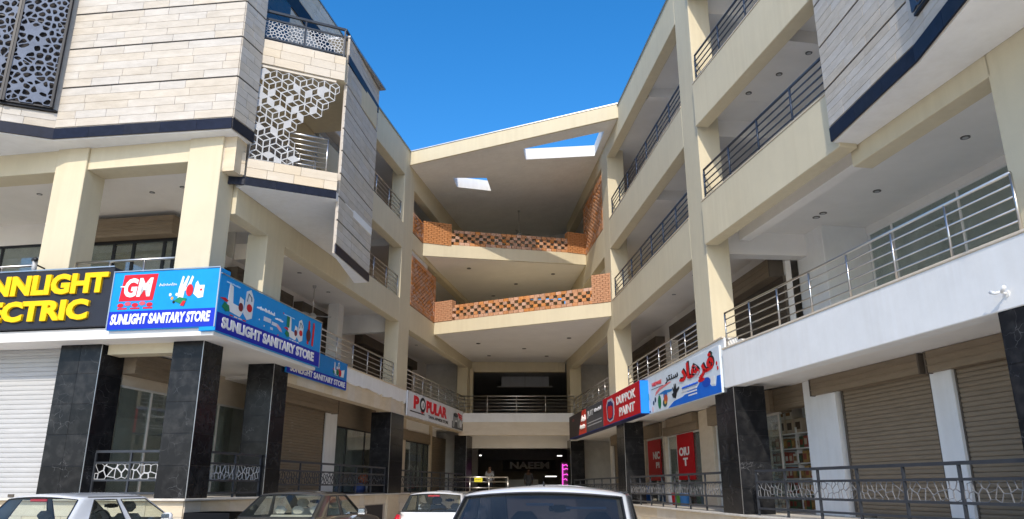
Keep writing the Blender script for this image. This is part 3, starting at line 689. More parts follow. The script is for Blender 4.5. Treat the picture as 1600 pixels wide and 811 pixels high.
# first floor slab
near(-.03, .3, -14, .35, 3.70, 4.60, 'slab_edge', 'white', RB, bevel=.012); near(.3, 9, -14, .2, 3.78, 4.55, 'slab', 'ceiling', RB)
near(-.05, .35, -14, .35, 4.60, 4.64, 'coping', 'warmstone', RB, bevel=.008)
Bx(0, .35, .35, 23.2, 3.74, 4.9, 'slab_edge', 'white', RB, bevel=.012); Bx(.35, 9, .2, 24, 3.82, 4.85, 'slab', 'ceiling', RB)
Bx(-.03, .38, .4, 23.2, 4.9, 4.94, 'coping', 'warmstone', RB, bevel=.008)
# ground floor shop fronts, near
def nshut(y0, y1, z1, box): return shutter(RB, (1.6, y0), (1.6, y1), RZ, z1, pitch=.08, box=box, rz=NR)
nshut(-1.75, -4.36, 3.5, (3.42, 3.77, .2, -.9, 2.6)); nshut(-5.0, -7.7, 3.46, (3.4, 3.77, .2, -.45, 2.7))
near(1.5, 1.9, -1.66, -.36, RZ, 3.78, 'pilaster', 'white', RB, bevel=.01); near(1.45, 1.9, -1.66, -1.5, RZ, 3.4, 'pilaster', 'white', RB); near(1.5, 1.9, -4.97, -4.45, RZ, 3.78, 'pilaster', 'white', RB, bevel=.01)
near(1.5, 1.9, -14, -7.75, RZ, 3.78, 'wall', 'white', RB); near(1.66, 1.8, -7.7, -1.7, RZ, 3.8, 'inner_wall', 'dimwall', RB)
near(1.55, 1.85, -.4, 1.1, 3.28, 3.78, 'shutter_box', 'shutter', RB)
bb = RB.children[-1]; mb = MB()
for z in (3.38, 3.5, 3.62): mb.tube([(1.545, -.4, z), (1.545, 1.1, z)], .014, 6)
mb.build('box_rib', M['shutter'], bb)
# ground floor shop fronts, far
def piers(lst):
    for (y0, y1, x0, m) in lst: Bx(x0, x0 + .4, y0, y1, RZ, 3.8, 'pilaster', m, RB, bevel=.01)
piers(((5.75, 6.95, 1.5, 'warmstone'), (10.75, 11.05, 1.5, 'warmstone'), (13.6, 14.1, 1.5, 'warmstone'), (19.4, 20, 1.5, 'dimwall')))
g1 = glazing(RB, (1.6, 10.7), (1.6, 7.0), RZ, 3.25, (.02, .3, .98), fm='dimwall'); Bx(1.42, 1.9, 6.98, 10.73, 3.25, 3.55, 'shutter_box', 'shutter', RB, bevel=.01); Bx(1.3, 1.75, 7.0, 9.9, 3.5, 3.78, 'shutter_box', 'shutter', RB, bevel=.01)
g2 = glazing(RB, (1.6, 5.7), (1.6, 1.2), RZ, 3.25, (.02, .2, .6, .98), fm='dimwall'); Bx(1.35, 1.9, 1.2, 5.73, 3.25, 3.78, 'shutter_box', 'shutter', RB, bevel=.01)
g3 = glazing(RB, (1.6, 13.5), (1.6, 11.1), RZ, 3.3, (.02, .5, .98), fm='dimwall'); Bx(1.42, 1.9, 11.1, 13.55, 3.3, 3.78, 'shutter_box', 'shutter', RB, bevel=.01)
shutter(RB, (1.6, 19.3), (1.6, 14.2), RZ, 3.4, box=(3.36, 3.78, .2, 0, 5.0)); 
Bx(3.6, 3.7, .9, 24, RZ, 3.82, 'inner_wall', 'white', RB); Bx(1.9, 4.6, 6.2, 6.3, RZ, 3.82, 'inner_wall', 'dimwall', RB); Bx(1.9, 4.6, 14, 14.1, RZ, 3.82, 'inner_wall', 'dimwall', RB)
near(4.2, 4.3, -2.5, 1.4, RZ, 3.8, 'inner_wall', 'dimwall', RB); near(1.9, 4.2, -1.5, -1.4, RZ, 3.8, 'inner_wall', 'dimwall', RB)
# facade grid, far part
ycol(0, .6, 1.03, 2.2, 4.94, 15.95, RB); ycol(0, .7, 11.8, 12.95, 4.94, 15.95, RB); ycol(0, .6, 22.2, 23.2, 4.94, 14.9, RB)
for (y0, y1) in ((2.2, 11.8), (12.95, 22.2)):
    Bx(.0, .36, y0, y1, 7.4, 8.57, 'beam', 'cream', RB, bevel=.012); Bx(.0, .36, y0, y1, 10.72, 11.98, 'beam', 'cream', RB, bevel=.012); Bx(.0, .36, y0, y1, 14.75, 15.95, 'beam', 'cream', RB, bevel=.012)
near(.0, .36, -4.97, .93, 7.4, 8.57, 'beam', 'cream', RB, bevel=.012); near(.0, .36, -7.2, .93, 10.72, 11.98, 'beam', 'cream', RB, bevel=.012); near(.0, .36, -7.2, .93, 14.75, 15.95, 'beam', 'cream', RB, bevel=.012)
MB().prism([(-.04, 23.2), (-.04, 1.0), (.7, 1.0), (.7, 23.2)], 15.95, 16.0).build('coping', M['trim'], RB); near(-.04, .7, -10, .98, 15.952, 16.0, 'coping', 'trim', RB)
for z in (8.57, 11.98):
    Bx(-.015, .38, 2.2, 11.8, z, z + .03, 'coping', 'warmstone', RB); near(-.015, .38, -4.85, .93, z, z + .03, 'coping', 'warmstone', RB)
# ceilings, walls, floors
for (z0, z1) in ((7.9, 8.5), (11.2, 11.92), (15.1, 15.9)):
    Bx(.38, 12, .3, 24, z0, z1, 'ceiling_slab', 'ceiling', RB); near(.38, 12, -14, .4, z0 + .004, z1 - .004, 'ceiling_slab', 'ceiling', RB)
for z0, z1 in ((8.5, 11.2), (11.92, 15.1)):
    Bx(3.4, 3.55, -.2, 24, z0, z1, 'back_wall', 'ceiling', RB); near(3.42, 3.56, -14, .2, z0, z1, 'back_wall', 'ceiling', RB)
    Bx(.4, 3.4, 6.6, 6.85, z1 - .35, z1, 'cross_beam', 'ceiling', RB); near(.4, 3.4, -3.0, -2.7, z1 - .3, z1, 'cross_beam', 'ceiling', RB); Bx(.62, 3.4, 1.4, 1.75, z1 - .5, z1, 'cross_beam', 'ceiling', RB)
    for a in (3, 8, 14): shutter(RB, (3.36, a + 3), (3.36, a), z0, z0 + 2.2, m='shutterdark', box=(z0 + 2.2, z0 + 2.6, .3, 0, 3), boxm='shutterdark')
Bx(12, 12.2, -1, 24, 0, 15.9, 'back_wall', 'white', RB); near(12, 12.2, -14, 1, 0, 15.9, 'back_wall', 'white', RB); Bx(.4, 12, 23.9, 24, 0, 15.0, 'end_wall', 'dimwall', RB)
# first floor corridor, near
Bx(2.4, 2.55, 1.75, 24, 4.85, 7.9, 'back_wall', 'ceiling', RB)
near(2.9, 4.3, .3, 1.55, 4.5, 7.9, 'wall_pier', 'white', RB, bevel=.01)
glazing(RB, (4.2, .28), (4.2, -8.9), 4.6, 7.72, (.005, .1, .34, .6, .85), fm='white', rz=NR)
near(4.15, 4.3, -8.9, .28, 7.72, 7.9, 'lintel_wall', 'ceiling', RB); near(4.15, 4.3, -14, -8.9, 4.5, 7.9, 'wall', 'white', RB)
near(6.3, 6.4, -9, .3, 4.5, 7.9, 'inner_wall', 'white', RB); near(4.3, 6.3, .3, .4, 4.5, 7.9, 'inner_wall', 'white', RB); near(4.9, 5.5, -7, -2, 4.55, 5.35, 'counter', 'white', RB); near(5.8, 6.25, -8, -1, 4.55, 6.6, 'cabinet', 'dimwall', RB)
cb = RB.children[-1]
for k in range(4): near(5.6, 5.8, -8, -1, 4.9 + .5 * k, 4.93 + .5 * k, 'shelf', 'glass', cb); cb.children[-1].rotation_euler.z = 0
shutter(RB, (2.36, 5.6), (2.36, 1.85), 4.9, 6.9, m='shutterdark', box=(6.9, 7.4, .35, 0, 3.7), boxm='shutter'); shutter(RB, (2.36, 11), (2.36, 6.8), 4.9, 6.9, m='shutterdark', box=(6.9, 7.4, .35, 0, 4.2), boxm='shutterdark'); shutter(RB, (2.36, 18), (2.36, 13), 4.9, 6.9, m='shutterdark', box=(6.9, 7.4, .35, 0, 5), boxm='shutterdark')
Bx(.62, 3.4, 1.3, 1.72, 7.3, 7.9, 'cross_beam', 'ceiling', RB); near(1.0, 1.3, -8, 1.0, 7.6, 7.9, 'long_beam', 'ceiling', RB)
downlights(RB, [(2.87, -2.03), (2.48, -.5), (2.48, -.2), (2.81, -4.8), (2.7, -6.8)], 7.9, .09, rz=NR); downlights(RB, [(1.2, 3.5), (1.2, 5.5), (1.3, 8)], 7.9)
downlights(RB, [(1.3, -1.2), (1.5, -2.2), (1.0, -.2)], 11.2, .08, rz=NR); downlights(RB, [(1.5, 4), (1.5, 7)], 15.1)
# near beam and pillar, set back behind the stone bay
near(.4, .8, -8.0, -4.7, 7.14, 8.0, 'beam', 'cream', RB, bevel=.012); near(.4, 1.3, -9.6, -7.95, 4.6, 8.0, 'column', 'cream', RB, bevel=.012); near(.4, .8, -14, -9.6, 7.0, 8.0, 'beam', 'cream', RB)
# stone bay
rb_pts = [(-.1, -4.92), (-.41, -7.61), (-1.35, -11.2), (1.2, -11.2), (1.2, -4.92)]
rbay = MB().prism(list(rb_pts), 7.5, 15).build('stone_bay', M['mortar'], RB, rz=NR)
MB().prism([(-.08, -4.94), (-.39, -7.61), (-1.32, -11.18), (.39, -11.18), (.39, -4.94)], 7.482, 7.499).build('soffit', M['white'], rbay)
ZR = (7.78, 8.54, 9.44, 10.34, 11.24)
stone_face(rbay, (-.1, -4.92), (-.41, -7.61), ZR, 5, (.6, 1.5)); band(rbay, (-.1, -4.92), (-.41, -7.61), 7.5, 7.77); band(rbay, (-.41, -7.61), (-1.0, -9.86), 7.5, 7.77)
tile_face(rbay, (1.0, -4.92), (-.1, -4.92), 7.78, 11.2, .22, (.5, 1.1))
tile_face(rbay, (-.41, -7.61), (-1.0, -9.86), 7.78, 8.1, .16, (.5, 1.0)); tile_face(rbay, (-.41, -7.61), (-.48, -7.87), 8.1, 11.2, .225, (.3, .3))
mb = MB().prism([(-.55, -7.85), (-1.1, -9.95), (-.95, -10), (-.45, -7.87)], 8.1, 8.14); mb.build('sill', M['blackiron'], rbay)
panel_obj(voronoi_panel(2.0, 2.6, .2, .03, .025, 1, .1, 9, .45), 'lattice_screen', M['navyiron'], rbay, (-.48, -7.87), (-1.0, -9.86), 8.15, .1)
# rails of the right wing
railing(RB, (.08, .3), (.08, -8.3), 4.64, (.17, .34, .51, .68, .84), 1.2, 'steel', r=.015, rtop=.026, rz=NR, curl=False)
railing(RB, (.12, 10.2), (.12, 2.25), 4.94, (.15, .3, .45, .6, .76), 1.25, 'steel')
railing(RB, (.12, 22), (.12, 13), 4.94, (.17, .34, .51, .68, .84), 1.25, 'steel')
railing(RB, (.12, 11.7), (.12, 2.3), 8.6, (.17, .34, .51, .68, .86), 1.3, 'navyiron', r=.018, rtop=.03); railing(RB, (.12, 11.7), (.12, 2.3), 12.01, (.17, .34, .51, .68, .86), 1.3, 'navyiron', r=.018, rtop=.03)
railing(RB, (.12, .9), (.12, -4.85), 8.6, (.17, .34, .51, .68, .86), 1.3, 'navyiron', r=.018, rtop=.03, rz=NR); railing(RB, (.12, .9), (.12, -4.85), 12.01, (.17, .34, .51, .68, .86), 1.3, 'navyiron', r=.018, rtop=.03, rz=NR)
railing(RB, (.08, -.55), (.08, -7.7), RZ, (.14, .36, .68, .9), 1.2, 'iron', rtop=.026, square=True, lattice=(1, 2, .007, 'wire'), cell=.15, seed=200, rz=NR)
railing(RB, (.08, 10.4), (.08, 1.3), RZ, (.12, .36, .68, .9), 1.3, 'iron', rtop=.028, square=True, lattice=(1, 2, .007, 'wire'), cell=.15, seed=220)
railing(RB, (.08, 22), (.08, 12), RZ, (.12, .36, .68, .9), 1.6, 'iron', rtop=.028, square=True, lattice=(1, 2, .016), cell=.2, seed=240)
brick_screen(RB, (0, 17.3), (0, 13.0), 11.98, 14.5)
fan((*(Matrix.Rotation(B5, 3, 'Z') @ Vector((1.4, 4.2, 7.9)) + Vector((*RB0, 0))),), .9, 'white ceiling fan in the right first floor corridor beside the cream column', 1.0)

# ------------------------------------------------------------------ rear block with the slanting bridges (world axes)
RK = thing('commercial_building', 'rear block joining both wings by slanting bridges with brick parapets', 'building', (0, 0, 0))
Bx(-2.7, 3.15, 38.95, 39.3, 4.63, 5.08, 'white_fascia', 'white', RK, bevel=.01); Bx(-2.7, 3.15, 38.98, 39.3, 3.98, 4.63, 'fascia', 'warmstone', RK, bevel=.01)
Bx(-7, 8, 39.3, 62, 4.3, 5.05, 'slab', 'ceiling', RK); Bx(-2.6, 3.6, 42, 42.4, 3.5, 4.3, 'beam', 'ceiling', RK)
railing(RK, (-2.75, 39.05), (3.2, 39.05), 5.08, (.17, .34, .51, .68, .86), 1.45, 'steel', rtop=.03)
Bx(-2.4, 2.9, 41.2, 41.6, 7.5, 8.06, 'beam', 'cream', RK, bevel=.01); Bx(-2.9, -2.1, 40.7, 41.5, 5.05, 7.6, 'column', 'cream', RK, bevel=.01)
Bx(-2.6, 2.9, 40.6, 41, 10.8, 11.4, 'beam', 'cream', RK, bevel=.01)
b2 = lambda x: 0.0
def bridge(L0, R0, zl, zr, back, name, zb=None):
    (xl, yl), (xr, yr) = L0, R0
    t = lambda x: min(1, max(0, (x - xl) / (xr - xl)))
    pts = [(xl - .3, yl + .05), (xl, yl), (xr, yr), (xr + .3, yr + .05), (back[1], back[2]), (back[0], back[2])]
    top = lambda x, y: zl[1] + (zr[1] - zl[1]) * t(x); bot = lambda x, y: zl[0] + (zr[0] - zl[0]) * t(x)
    return MB().prism(pts, bot, top).build(name, M['cream'], RK, bevel=.008), bot, top
br2, bt2, tp2 = bridge((-3.5, 33.5), (4.0, 29.4), (8.05, 8.6), (8.0, 8.58), (-2.3, 2.9, 41.2), 'bridge')
br3, bt3, tp3 = bridge((-3.9, 31.4), (3.55, 34.3), (11.12, 11.7), (11.55, 12.1), (-2.5, 3.0, 40.6), 'bridge')
def ceil_under(P, z, parent):
    MB().prism(P, lambda x, y: z(x, y) - .012, lambda x, y: z(x, y) - .002).build('soffit', M['ceiling'], parent)
ceil_under([(-3.4, 33.55), (3.9, 29.55), (4.0, 29.7), (2.85, 41.1), (-2.25, 41.1)], bt2, br2); ceil_under([(-3.8, 31.5), (3.5, 34.35), (2.95, 40.5), (-2.45, 40.5)], bt3, br3)
def spot(bt, pts, parent):
    for x, y in pts:
        mb = MB(); z = bt(x, y); mb.prism([(x + .1 * cos(pi * k / 6), y + .1 * sin(pi * k / 6)) for k in range(12)], z - .04, z - .012); mb.build('downlight', M['downlight'], parent)
spot(bt2, [(-1.6, 35.5), (.6, 36.8), (2.6, 34.0), (-1.2, 39), (1.8, 39)], br2); spot(bt3, [(-2, 33.7), (.2, 37), (2, 35.5), (-1, 39.2)], br3)
def parapet(part, P0, P1, ztop, h, piers):
    """pierced brick parapet: bricks laid with gaps, staggered course by course, and solid piers"""
    d, n, L, a = wall_dir(P0, P1); A = Vector((P0[0], P0[1], 0))
    zt = lambda x: ztop(A.x + d.x * x, A.y + d.y * x)
    base = MB(); e = [A + n * -.02, A + d * L + n * -.02, A + d * L - n * .1, A - n * .1]
    base.prism([(p.x, p.y) for p in e], lambda x, y: ztop(x, y) - .02, lambda x, y: ztop(x, y) + .012)
    s = base.build('brick_parapet', M['brickjoint'], part); ch = .138; rows = round(h / ch)
    px0, px1 = piers[0][1], piers[-1][0]
    for r in range(rows):
        solid = r == 0 or r == rows - 1
        x = px0 + (0 if r % 2 else (.19 if not solid else .12))
        pitch = .25 if solid else .37; ln = .24 if solid else .185
        while x < px1 - .02:
            x1 = min(x + ln, px1); q = A + d * x
            if x1 - x > .04: block('brick', 'brick', s, (q.x, q.y, zt(x) + .014 + r * ch), a, x1 - x - (.012 if solid else 0), .085, ch - (.008 if solid else -.002))
            x += pitch
    pm = MB()                              # piers: small whole bricks joined into one part
    for (x0, x1, hh) in piers:
        rr = int(hh / .085)
        for r in range(rr):
            x = x0 - (.11 if r % 2 else 0)
            while x < x1 - .01:
                u0, u1 = max(x, x0), min(x + .235, x1)
                if u1 - u0 > .02:
                    q = [A + d * u0 + n * (.03 + random.uniform(0, .008)), A + d * (u1 - .012) + n * .035, A + d * (u1 - .012) - n * .3, A + d * u0 - n * .3]
                    pm.prism([(p.x, p.y) for p in q], zt(x0) + .014 + r * .085, zt(x0) + .014 + r * .085 + .075)
                x += .247
        q = [A + d * (x0 + .01) + n * .015, A + d * (x1 - .02) + n * .015, A + d * (x1 - .02) - n * .28, A + d * (x0 + .01) - n * .28]
    o = pm.build('pier_bricks', M['brick'], s); o['kind'] = 'stuff'
    return s
parapet(br2, (-3.5, 33.5), (4.0, 29.4), tp2, .70, ((0, .95, 1.0), (7.7, 8.55, 1.25)))
parapet(br3, (-3.9, 31.4), (3.55, 34.3), tp3, .66, ((0, 1.3, 1.05), (7.0, 8.0, 1.05)))
# sloping roof with two open skylights
def zplane(p1, p2, p3):
    p1, p2, p3 = map(Vector, (p1, p2, p3)); nn = (p2 - p1).cross(p3 - p1)
    return lambda x, y: p1.z - (nn.x * (x - p1.x) + nn.y * (y - p1.y)) / nn.z
zs = zplane((-4.23, 29.5, 14.42), (4.14, 27.3, 15.45), (0, 39.5, 14.97))
def holed(outer, holes, zf, zg, name, m, parent):
    bm = bmesh.new()
    def loop(pts, f): vs = [bm.verts.new((x, y, f(x, y))) for x, y in pts]; return vs, [bm.edges.new((vs[i], vs[(i + 1) % len(vs)])) for i in range(len(vs))]
    lo, hi = [], []
    for f, acc in ((zf, lo), (zg, hi)):
        ed = []
        for pts in [outer] + holes: vs, es = loop(pts, f); acc.append(vs); ed += es
        bmesh.ops.triangle_fill(bm, use_beauty=True, edges=ed)
    for a, b in zip(lo, hi):
        for i in range(len(a)): j = (i + 1) % len(a); bm.faces.new((a[i], a[j], b[j], b[i]))
    bmesh.ops.recalc_face_normals(bm, faces=bm.faces); me = bpy.data.meshes.new(name); bm.to_mesh(me); bm.free(); me.materials.append(M[m]); return link(name, me, parent)
outer = [(-4.5, 29.25), (4.4, 26.9), (4.2, 28.5), (3.05, 40.9), (-3.3, 40.9), (-4.6, 30)]
H1 = [(.47, 28.85), (3.76, 28.05), (3.62, 30.4), (.58, 29.95)]; H2 = [(-2.61, 31.05), (-1.14, 31.5), (-.98, 33.1), (-2.52, 32.15)]
roof = holed(outer, [H1, H2], zs, lambda x, y: zs(x, y) + .5, 'roof', 'white', RK)
MB().prism([(-4.5, 29.2), (4.35, 26.85), (4.38, 26.95), (-4.5, 29.3)], lambda x, y: zs(x, y) - .02, lambda x, y: zs(x, y) + .58).build('roof_fascia', M['cream'], roof, bevel=.01)
MB().prism([(-4.5, 29.17), (4.35, 26.82), (4.38, 27.0), (-4.5, 29.35)], lambda x, y: zs(x, y) + .58, lambda x, y: zs(x, y) + .62).build('coping', M['trim'], roof)
Bx(-3.6, 3.3, 40.9, 41.1, 11.6, 15.6, 'back_wall', 'dimwall', RK); Bx(-3.3, 3.6, 41.6, 41.75, 8.0, 11.2, 'back_wall', 'dimwall', RK)
fan((.35, 36.2, zs(.35, 36.2)), 1.2, 'white ceiling fan under the sloping skylit roof')
# halls behind the bridges
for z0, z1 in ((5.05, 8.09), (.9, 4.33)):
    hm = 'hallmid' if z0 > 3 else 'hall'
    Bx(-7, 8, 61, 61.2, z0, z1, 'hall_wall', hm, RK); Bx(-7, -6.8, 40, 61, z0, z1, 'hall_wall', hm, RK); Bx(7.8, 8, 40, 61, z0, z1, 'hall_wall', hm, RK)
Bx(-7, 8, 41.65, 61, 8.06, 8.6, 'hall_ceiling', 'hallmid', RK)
cof = Bx(-.66, 2.28, 47, 47.1, 7.45, 8.05, 'light_well', 'white', RK); Bx(-.9, 2.5, 46.9, 47, 7.38, 7.44, 'well_rim', 'dimwall', cof); Bx(.78, .83, 46.97, 46.995, 7.45, 8.05, 'well_joint', 'dimwall', cof)
Bx(-7, 8, 39.3, 61, .7, .9, 'hall_floor', 'paver', RK); Bx(-3.2, 4.1, 38.6, 39.3, 0, .9, 'hall_step', 'warmstone', RK)
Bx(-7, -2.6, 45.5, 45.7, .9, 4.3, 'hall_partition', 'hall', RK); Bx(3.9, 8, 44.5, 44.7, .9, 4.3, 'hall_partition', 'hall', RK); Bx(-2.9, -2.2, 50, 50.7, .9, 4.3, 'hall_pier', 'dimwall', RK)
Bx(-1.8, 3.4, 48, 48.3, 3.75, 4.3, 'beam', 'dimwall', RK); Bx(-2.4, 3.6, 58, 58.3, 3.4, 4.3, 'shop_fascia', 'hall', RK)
railing(RK, (-3.0, 38.7), (-.2, 38.7), .95, (.2, .5, .78, 1.0), .9, 'steel', rtop=.035)

# ------------------------------------------------------------------ signs (local x: to the reader's right, -y: towards the reader, z up)
LM = Matrix.Translation((*RA, 0)) @ Matrix.Rotation(-A10, 4, 'Z'); RM = Matrix.Translation((*RB0, 0)) @ Matrix.Rotation(B5, 4, 'Z'); RNM = RM @ Matrix.Rotation(NR, 4, 'Z')
def sign(name, label, mtx, p, ang, cat='shop sign', tilt=0):
    t = thing(name, label, cat); t.location = mtx @ Vector(p); t.rotation_euler = (0, tilt, mtx.to_euler().z + ang); return t
def poly(t, name, pts, y, c, th=.004): return MB().slab_xz(pts, y - th, y).build(name, flat(c) if not isinstance(c, str) else M[c], t)
def rect(t, name, x0, x1, z0, z1, y, c, th=.004): return poly(t, name, [(x0, z0), (x1, z0), (x1, z1), (x0, z1)], y, c, th)
def ell(t, name, cx, cz, rx, rz, y, c, th=.004, n=20): return poly(t, name, [(cx + rx * cos(2 * pi * k / n), cz + rz * sin(2 * pi * k / n)) for k in range(n)], y, c, th)
def squiggle(t, x0, x1, z, amp, y, c, r=.012, seed=0, name='script_line'):   # joined handwriting-like line
    rg = random.Random(seed); n = int((x1 - x0) / (amp * .45)) + 3; mb = MB()
    pts = [(x0 + (x1 - x0) * k / n, y, z + (amp if k % 2 else -amp * .3) * rg.uniform(.2, 1)) for k in range(n + 1)]
    mb.tube(pts, r, 5); o = mb.build(name, flat(c), t); return o
BLUE, DBLUE, WHITE, RED, GREEN, DARK, YEL = rgb(12, 150, 226), rgb(22, 52, 190), rgb(240, 240, 240), rgb(215, 30, 45), rgb(25, 130, 90), rgb(30, 30, 35), rgb(255, 205, 10)

t = sign('shop_sign', 'charcoal board with big raised yellow letters, left of the blue sanitary signs', LM, (-6.75, -.53, 4.76), 0)
W_, H_ = 4.83, 1.30
MB().box(0, W_, -.09, .3, 0, H_).build('panel', flat(rgb(44, 47, 56)), t, bevel=.01)
lettering(t, 'SUNNLIGHT', flat(YEL), w=3.66, h=.46, x=1.08, z=.73, y=-.09, depth=.06, bold=.05); lettering(t, 'ELECTRIC', flat(YEL), w=3.2, h=.46, x=1.17, z=.15, y=-.09, depth=.06, bold=.05)
rect(t, 'edge_trim', 0, W_, H_, H_ + .025, -.095, 'trim', .02)
def bathware(t, x, z, s, y, seed, sx=1.0):      # printed fittings: white basins, taps, coloured blobs
    rg = random.Random(seed)
    poly(t, 'printed_fitting', [(x + a * s * sx, z + b * s) for a, b in ((0, .25), (.08, .05), (.5, 0), (.62, .2), (.6, .55), (.45, .6), (.42, .3), (.2, .32), (.16, .8), (.02, .85))], y, WHITE)
    poly(t, 'printed_fitting', [(x + a * s * sx, z + b * s) for a, b in ((.62, .15), (.78, .0), (.98, .1), (1.0, .7), (.85, .95), (.68, .85), (.66, .5))], y, rgb(228, 232, 236))
    ell(t, 'printed_fitting', x + .84 * s * sx, z + .38 * s, .11 * s * sx, .12 * s, y - .005, RED); ell(t, 'printed_fitting', x + .5 * s * sx, z + .3 * s, .09 * s * sx, .13 * s, y - .005, rgb(120, 40, 50))
    poly(t, 'printed_fitting', [(x + a * s * sx, z + b * s) for a, b in ((-.2, .1), (-.05, .0), (.1, .05), (.05, .2), (-.12, .25))], y - .006, GREEN)
    poly(t, 'printed_fitting', [(x + a * s * sx, z + b * s) for a, b in ((-.3, .33), (-.05, .27), (.02, .33), (-.1, .38))], y - .006, RED)
    MB().tube([(x + .72 * s * sx, y - .01, z + .55 * s), (x + .76 * s * sx, y - .01, z + .8 * s), (x + .88 * s * sx, y - .01, z + .72 * s), (x + .9 * s * sx, y - .01, z + .6 * s)], .018 * s, 6).build('printed_fitting', flat(rgb(90, 110, 130)), t)
    for k in range(4): rect(t, 'printed_caption', x + (.12 + .17 * k) * s * sx, x + (.24 + .17 * k) * s * sx, z - .07 * s, z - .035 * s, y - .003, rg.choice((RED, WHITE, rgb(240, 200, 200))))
t = sign('shop_sign', 'blue sanitary store board facing front with a red square holding white GM letters', LM, (-1.91, -.53, 4.66), 0)
W_, H_ = 2.50, 1.27
MB().box(0, W_, -.09, .3, 0, H_).build('panel', flat(BLUE), t, bevel=.008)
rect(t, 'blue_strip', .012, W_ - .012, .012, .40, -.091, DBLUE)
lettering(t, 'SUNLIGHT SANITARY STORE', flat(WHITE), w=2.3, h=.23, x=.08, z=.11, y=-.096, depth=.01, bold=.045, shear=.1)
poly(t, 'red_square', [(.2, .62), (1.0, .62), (1.06, 1.2), (.26, 1.2)], -.091, RED)
lettering(t, 'GM', flat(WHITE), w=.66, h=.42, x=.3, z=.70, y=-.096, depth=.01, bold=.04, shear=.12); rect(t, 'white_dash', .2, .34, .93, .955, -.097, WHITE)
for k in range(5): ell(t, 'red_ornament', .26 + .17 * k, .53 + .03 * (k % 2), .075, .045, -.094, RED if k % 2 == 0 else rgb(210, 90, 110))
for k in range(3): rect(t, 'red_ornament', .2 + .3 * k, .42 + .3 * k, .44, .475, -.094, RED)
squiggle(t, 1.12, 1.52, .93, .05, -.095, WHITE, .011, 2)
poly(t, 'printed_tap', [(1.58, .62), (1.7, .6), (1.72, .8), (1.8, 1.1), (1.76, 1.12), (1.66, .9), (1.68, 1.1), (1.64, 1.12), (1.58, .85)], -.092, WHITE)
poly(t, 'printed_tap', [(1.72, .8), (1.82, .78), (1.9, 1.08), (1.86, 1.12), (1.8, .95)], -.096, WHITE)
ell(t, 'printed_valve', 1.84, .8, .08, .13, -.1, RED); poly(t, 'printed_pipe', [(1.5, .58), (1.75, .47), (1.8, .62), (1.62, .66)], -.099, GREEN); poly(t, 'printed_pipe', [(1.66, .48), (1.74, .46), (1.78, .56), (1.72, .58)], -.103, RED)
poly(t, 'printed_cistern', [(1.93, .72), (2.05, .62), (2.16, .64), (2.17, .9), (2.05, .9), (2.0, 1.0), (1.96, .95)], -.092, WHITE); ell(t, 'printed_button', 2.1, .8, .025, .025, -.098, RED)
for k in range(4): ell(t, 'printed_nut', 1.4 + .05 * k, .72 - .08 * (k % 3), .03, .035, -.093, (WHITE, rgb(230, 170, 90), DARK, WHITE)[k])
rect(t, 'edge_trim', 0, W_, H_, H_ + .02, -.095, 'trim', .02); rect(t, 'edge_trim', W_ - .02, W_ + .006, 0, H_, -.092, 'trim', .012); rect(t, 'edge_trim', -.006, .02, 0, H_, -.092, 'trim', .012)

t = sign('shop_sign', 'long blue sanitary store board on the left slab, facing the court with white bathroom fittings', LM, (.53, -.615, 4.58), pi / 2)
W_, H_ = 5.15, 1.22
MB().box(0, W_, -.07, .3, 0, H_).build('panel', flat(BLUE), t, bevel=.008)
rect(t, 'blue_strip', .01, W_ - .01, .01, .40, -.071, rgb(20, 40, 170)); lettering(t, 'SUNLIGHT SANITARY STORE', flat(WHITE), w=4.55, h=.24, x=.22, z=.10, y=-.076, depth=.01, bold=.045)
bathware(t, .36, .47, .74, -.073, 3, 1.45); bathware(t, 3.2, .46, .62, -.073, 5, 1.35)
squiggle(t, .25, .8, 1.1, .02, -.075, rgb(190, 225, 250), .008, 3); squiggle(t, 1.6, 2.45, .85, .06, -.075, WHITE, .014, 4); squiggle(t, 2.5, 2.9, .78, .04, -.075, WHITE, .012, 7); squiggle(t, 2.95, 3.5, .98, .015, -.075, rgb(190, 225, 250), .007, 8)
rect(t, 'printed_caption', 1.95, 2.3, .62, .72, -.074, rgb(215, 225, 240)); rect(t, 'printed_caption', 2.35, 2.6, .60, .68, -.074, rgb(215, 225, 240)); poly(t, 'printed_fitting', [(2.62, .68), (2.82, .6), (2.9, .52), (2.78, .53), (2.6, .6)], -.074, rgb(235, 180, 190)); rect(t, 'printed_caption', 2.3, 2.42, .48, .54, -.074, rgb(200, 220, 245))
for (x, c) in ((4.28, RED), (4.56, rgb(225, 40, 45))): poly(t, 'printed_tube', [(x, .5), (x + .1, .48), (x + .14, 1.02), (x + .1, 1.12), (x + .04, 1.1)], -.08, c)
ell(t, 'printed_fitting', 4.35, .72, .13, .16, -.084, rgb(90, 40, 45)); poly(t, 'printed_fitting', [(3.1, .98), (3.25, .98), (3.25, .7), (3.1, .72)], -.074, GREEN)
for x, z in ((1.75, .6), (2.0, .5), (2.9, 1.0), (2.7, .42)): ell(t, 'printed_dot', x, z, .02, .02, -.074, RED if x > 2.5 else WHITE)
rect(t, 'edge_trim', 0, W_, H_, H_ + .02, -.075, 'trim', .02); rect(t, 'edge_trim', W_ - .012, W_ + .006, 0, H_, -.071, 'trim', .012)

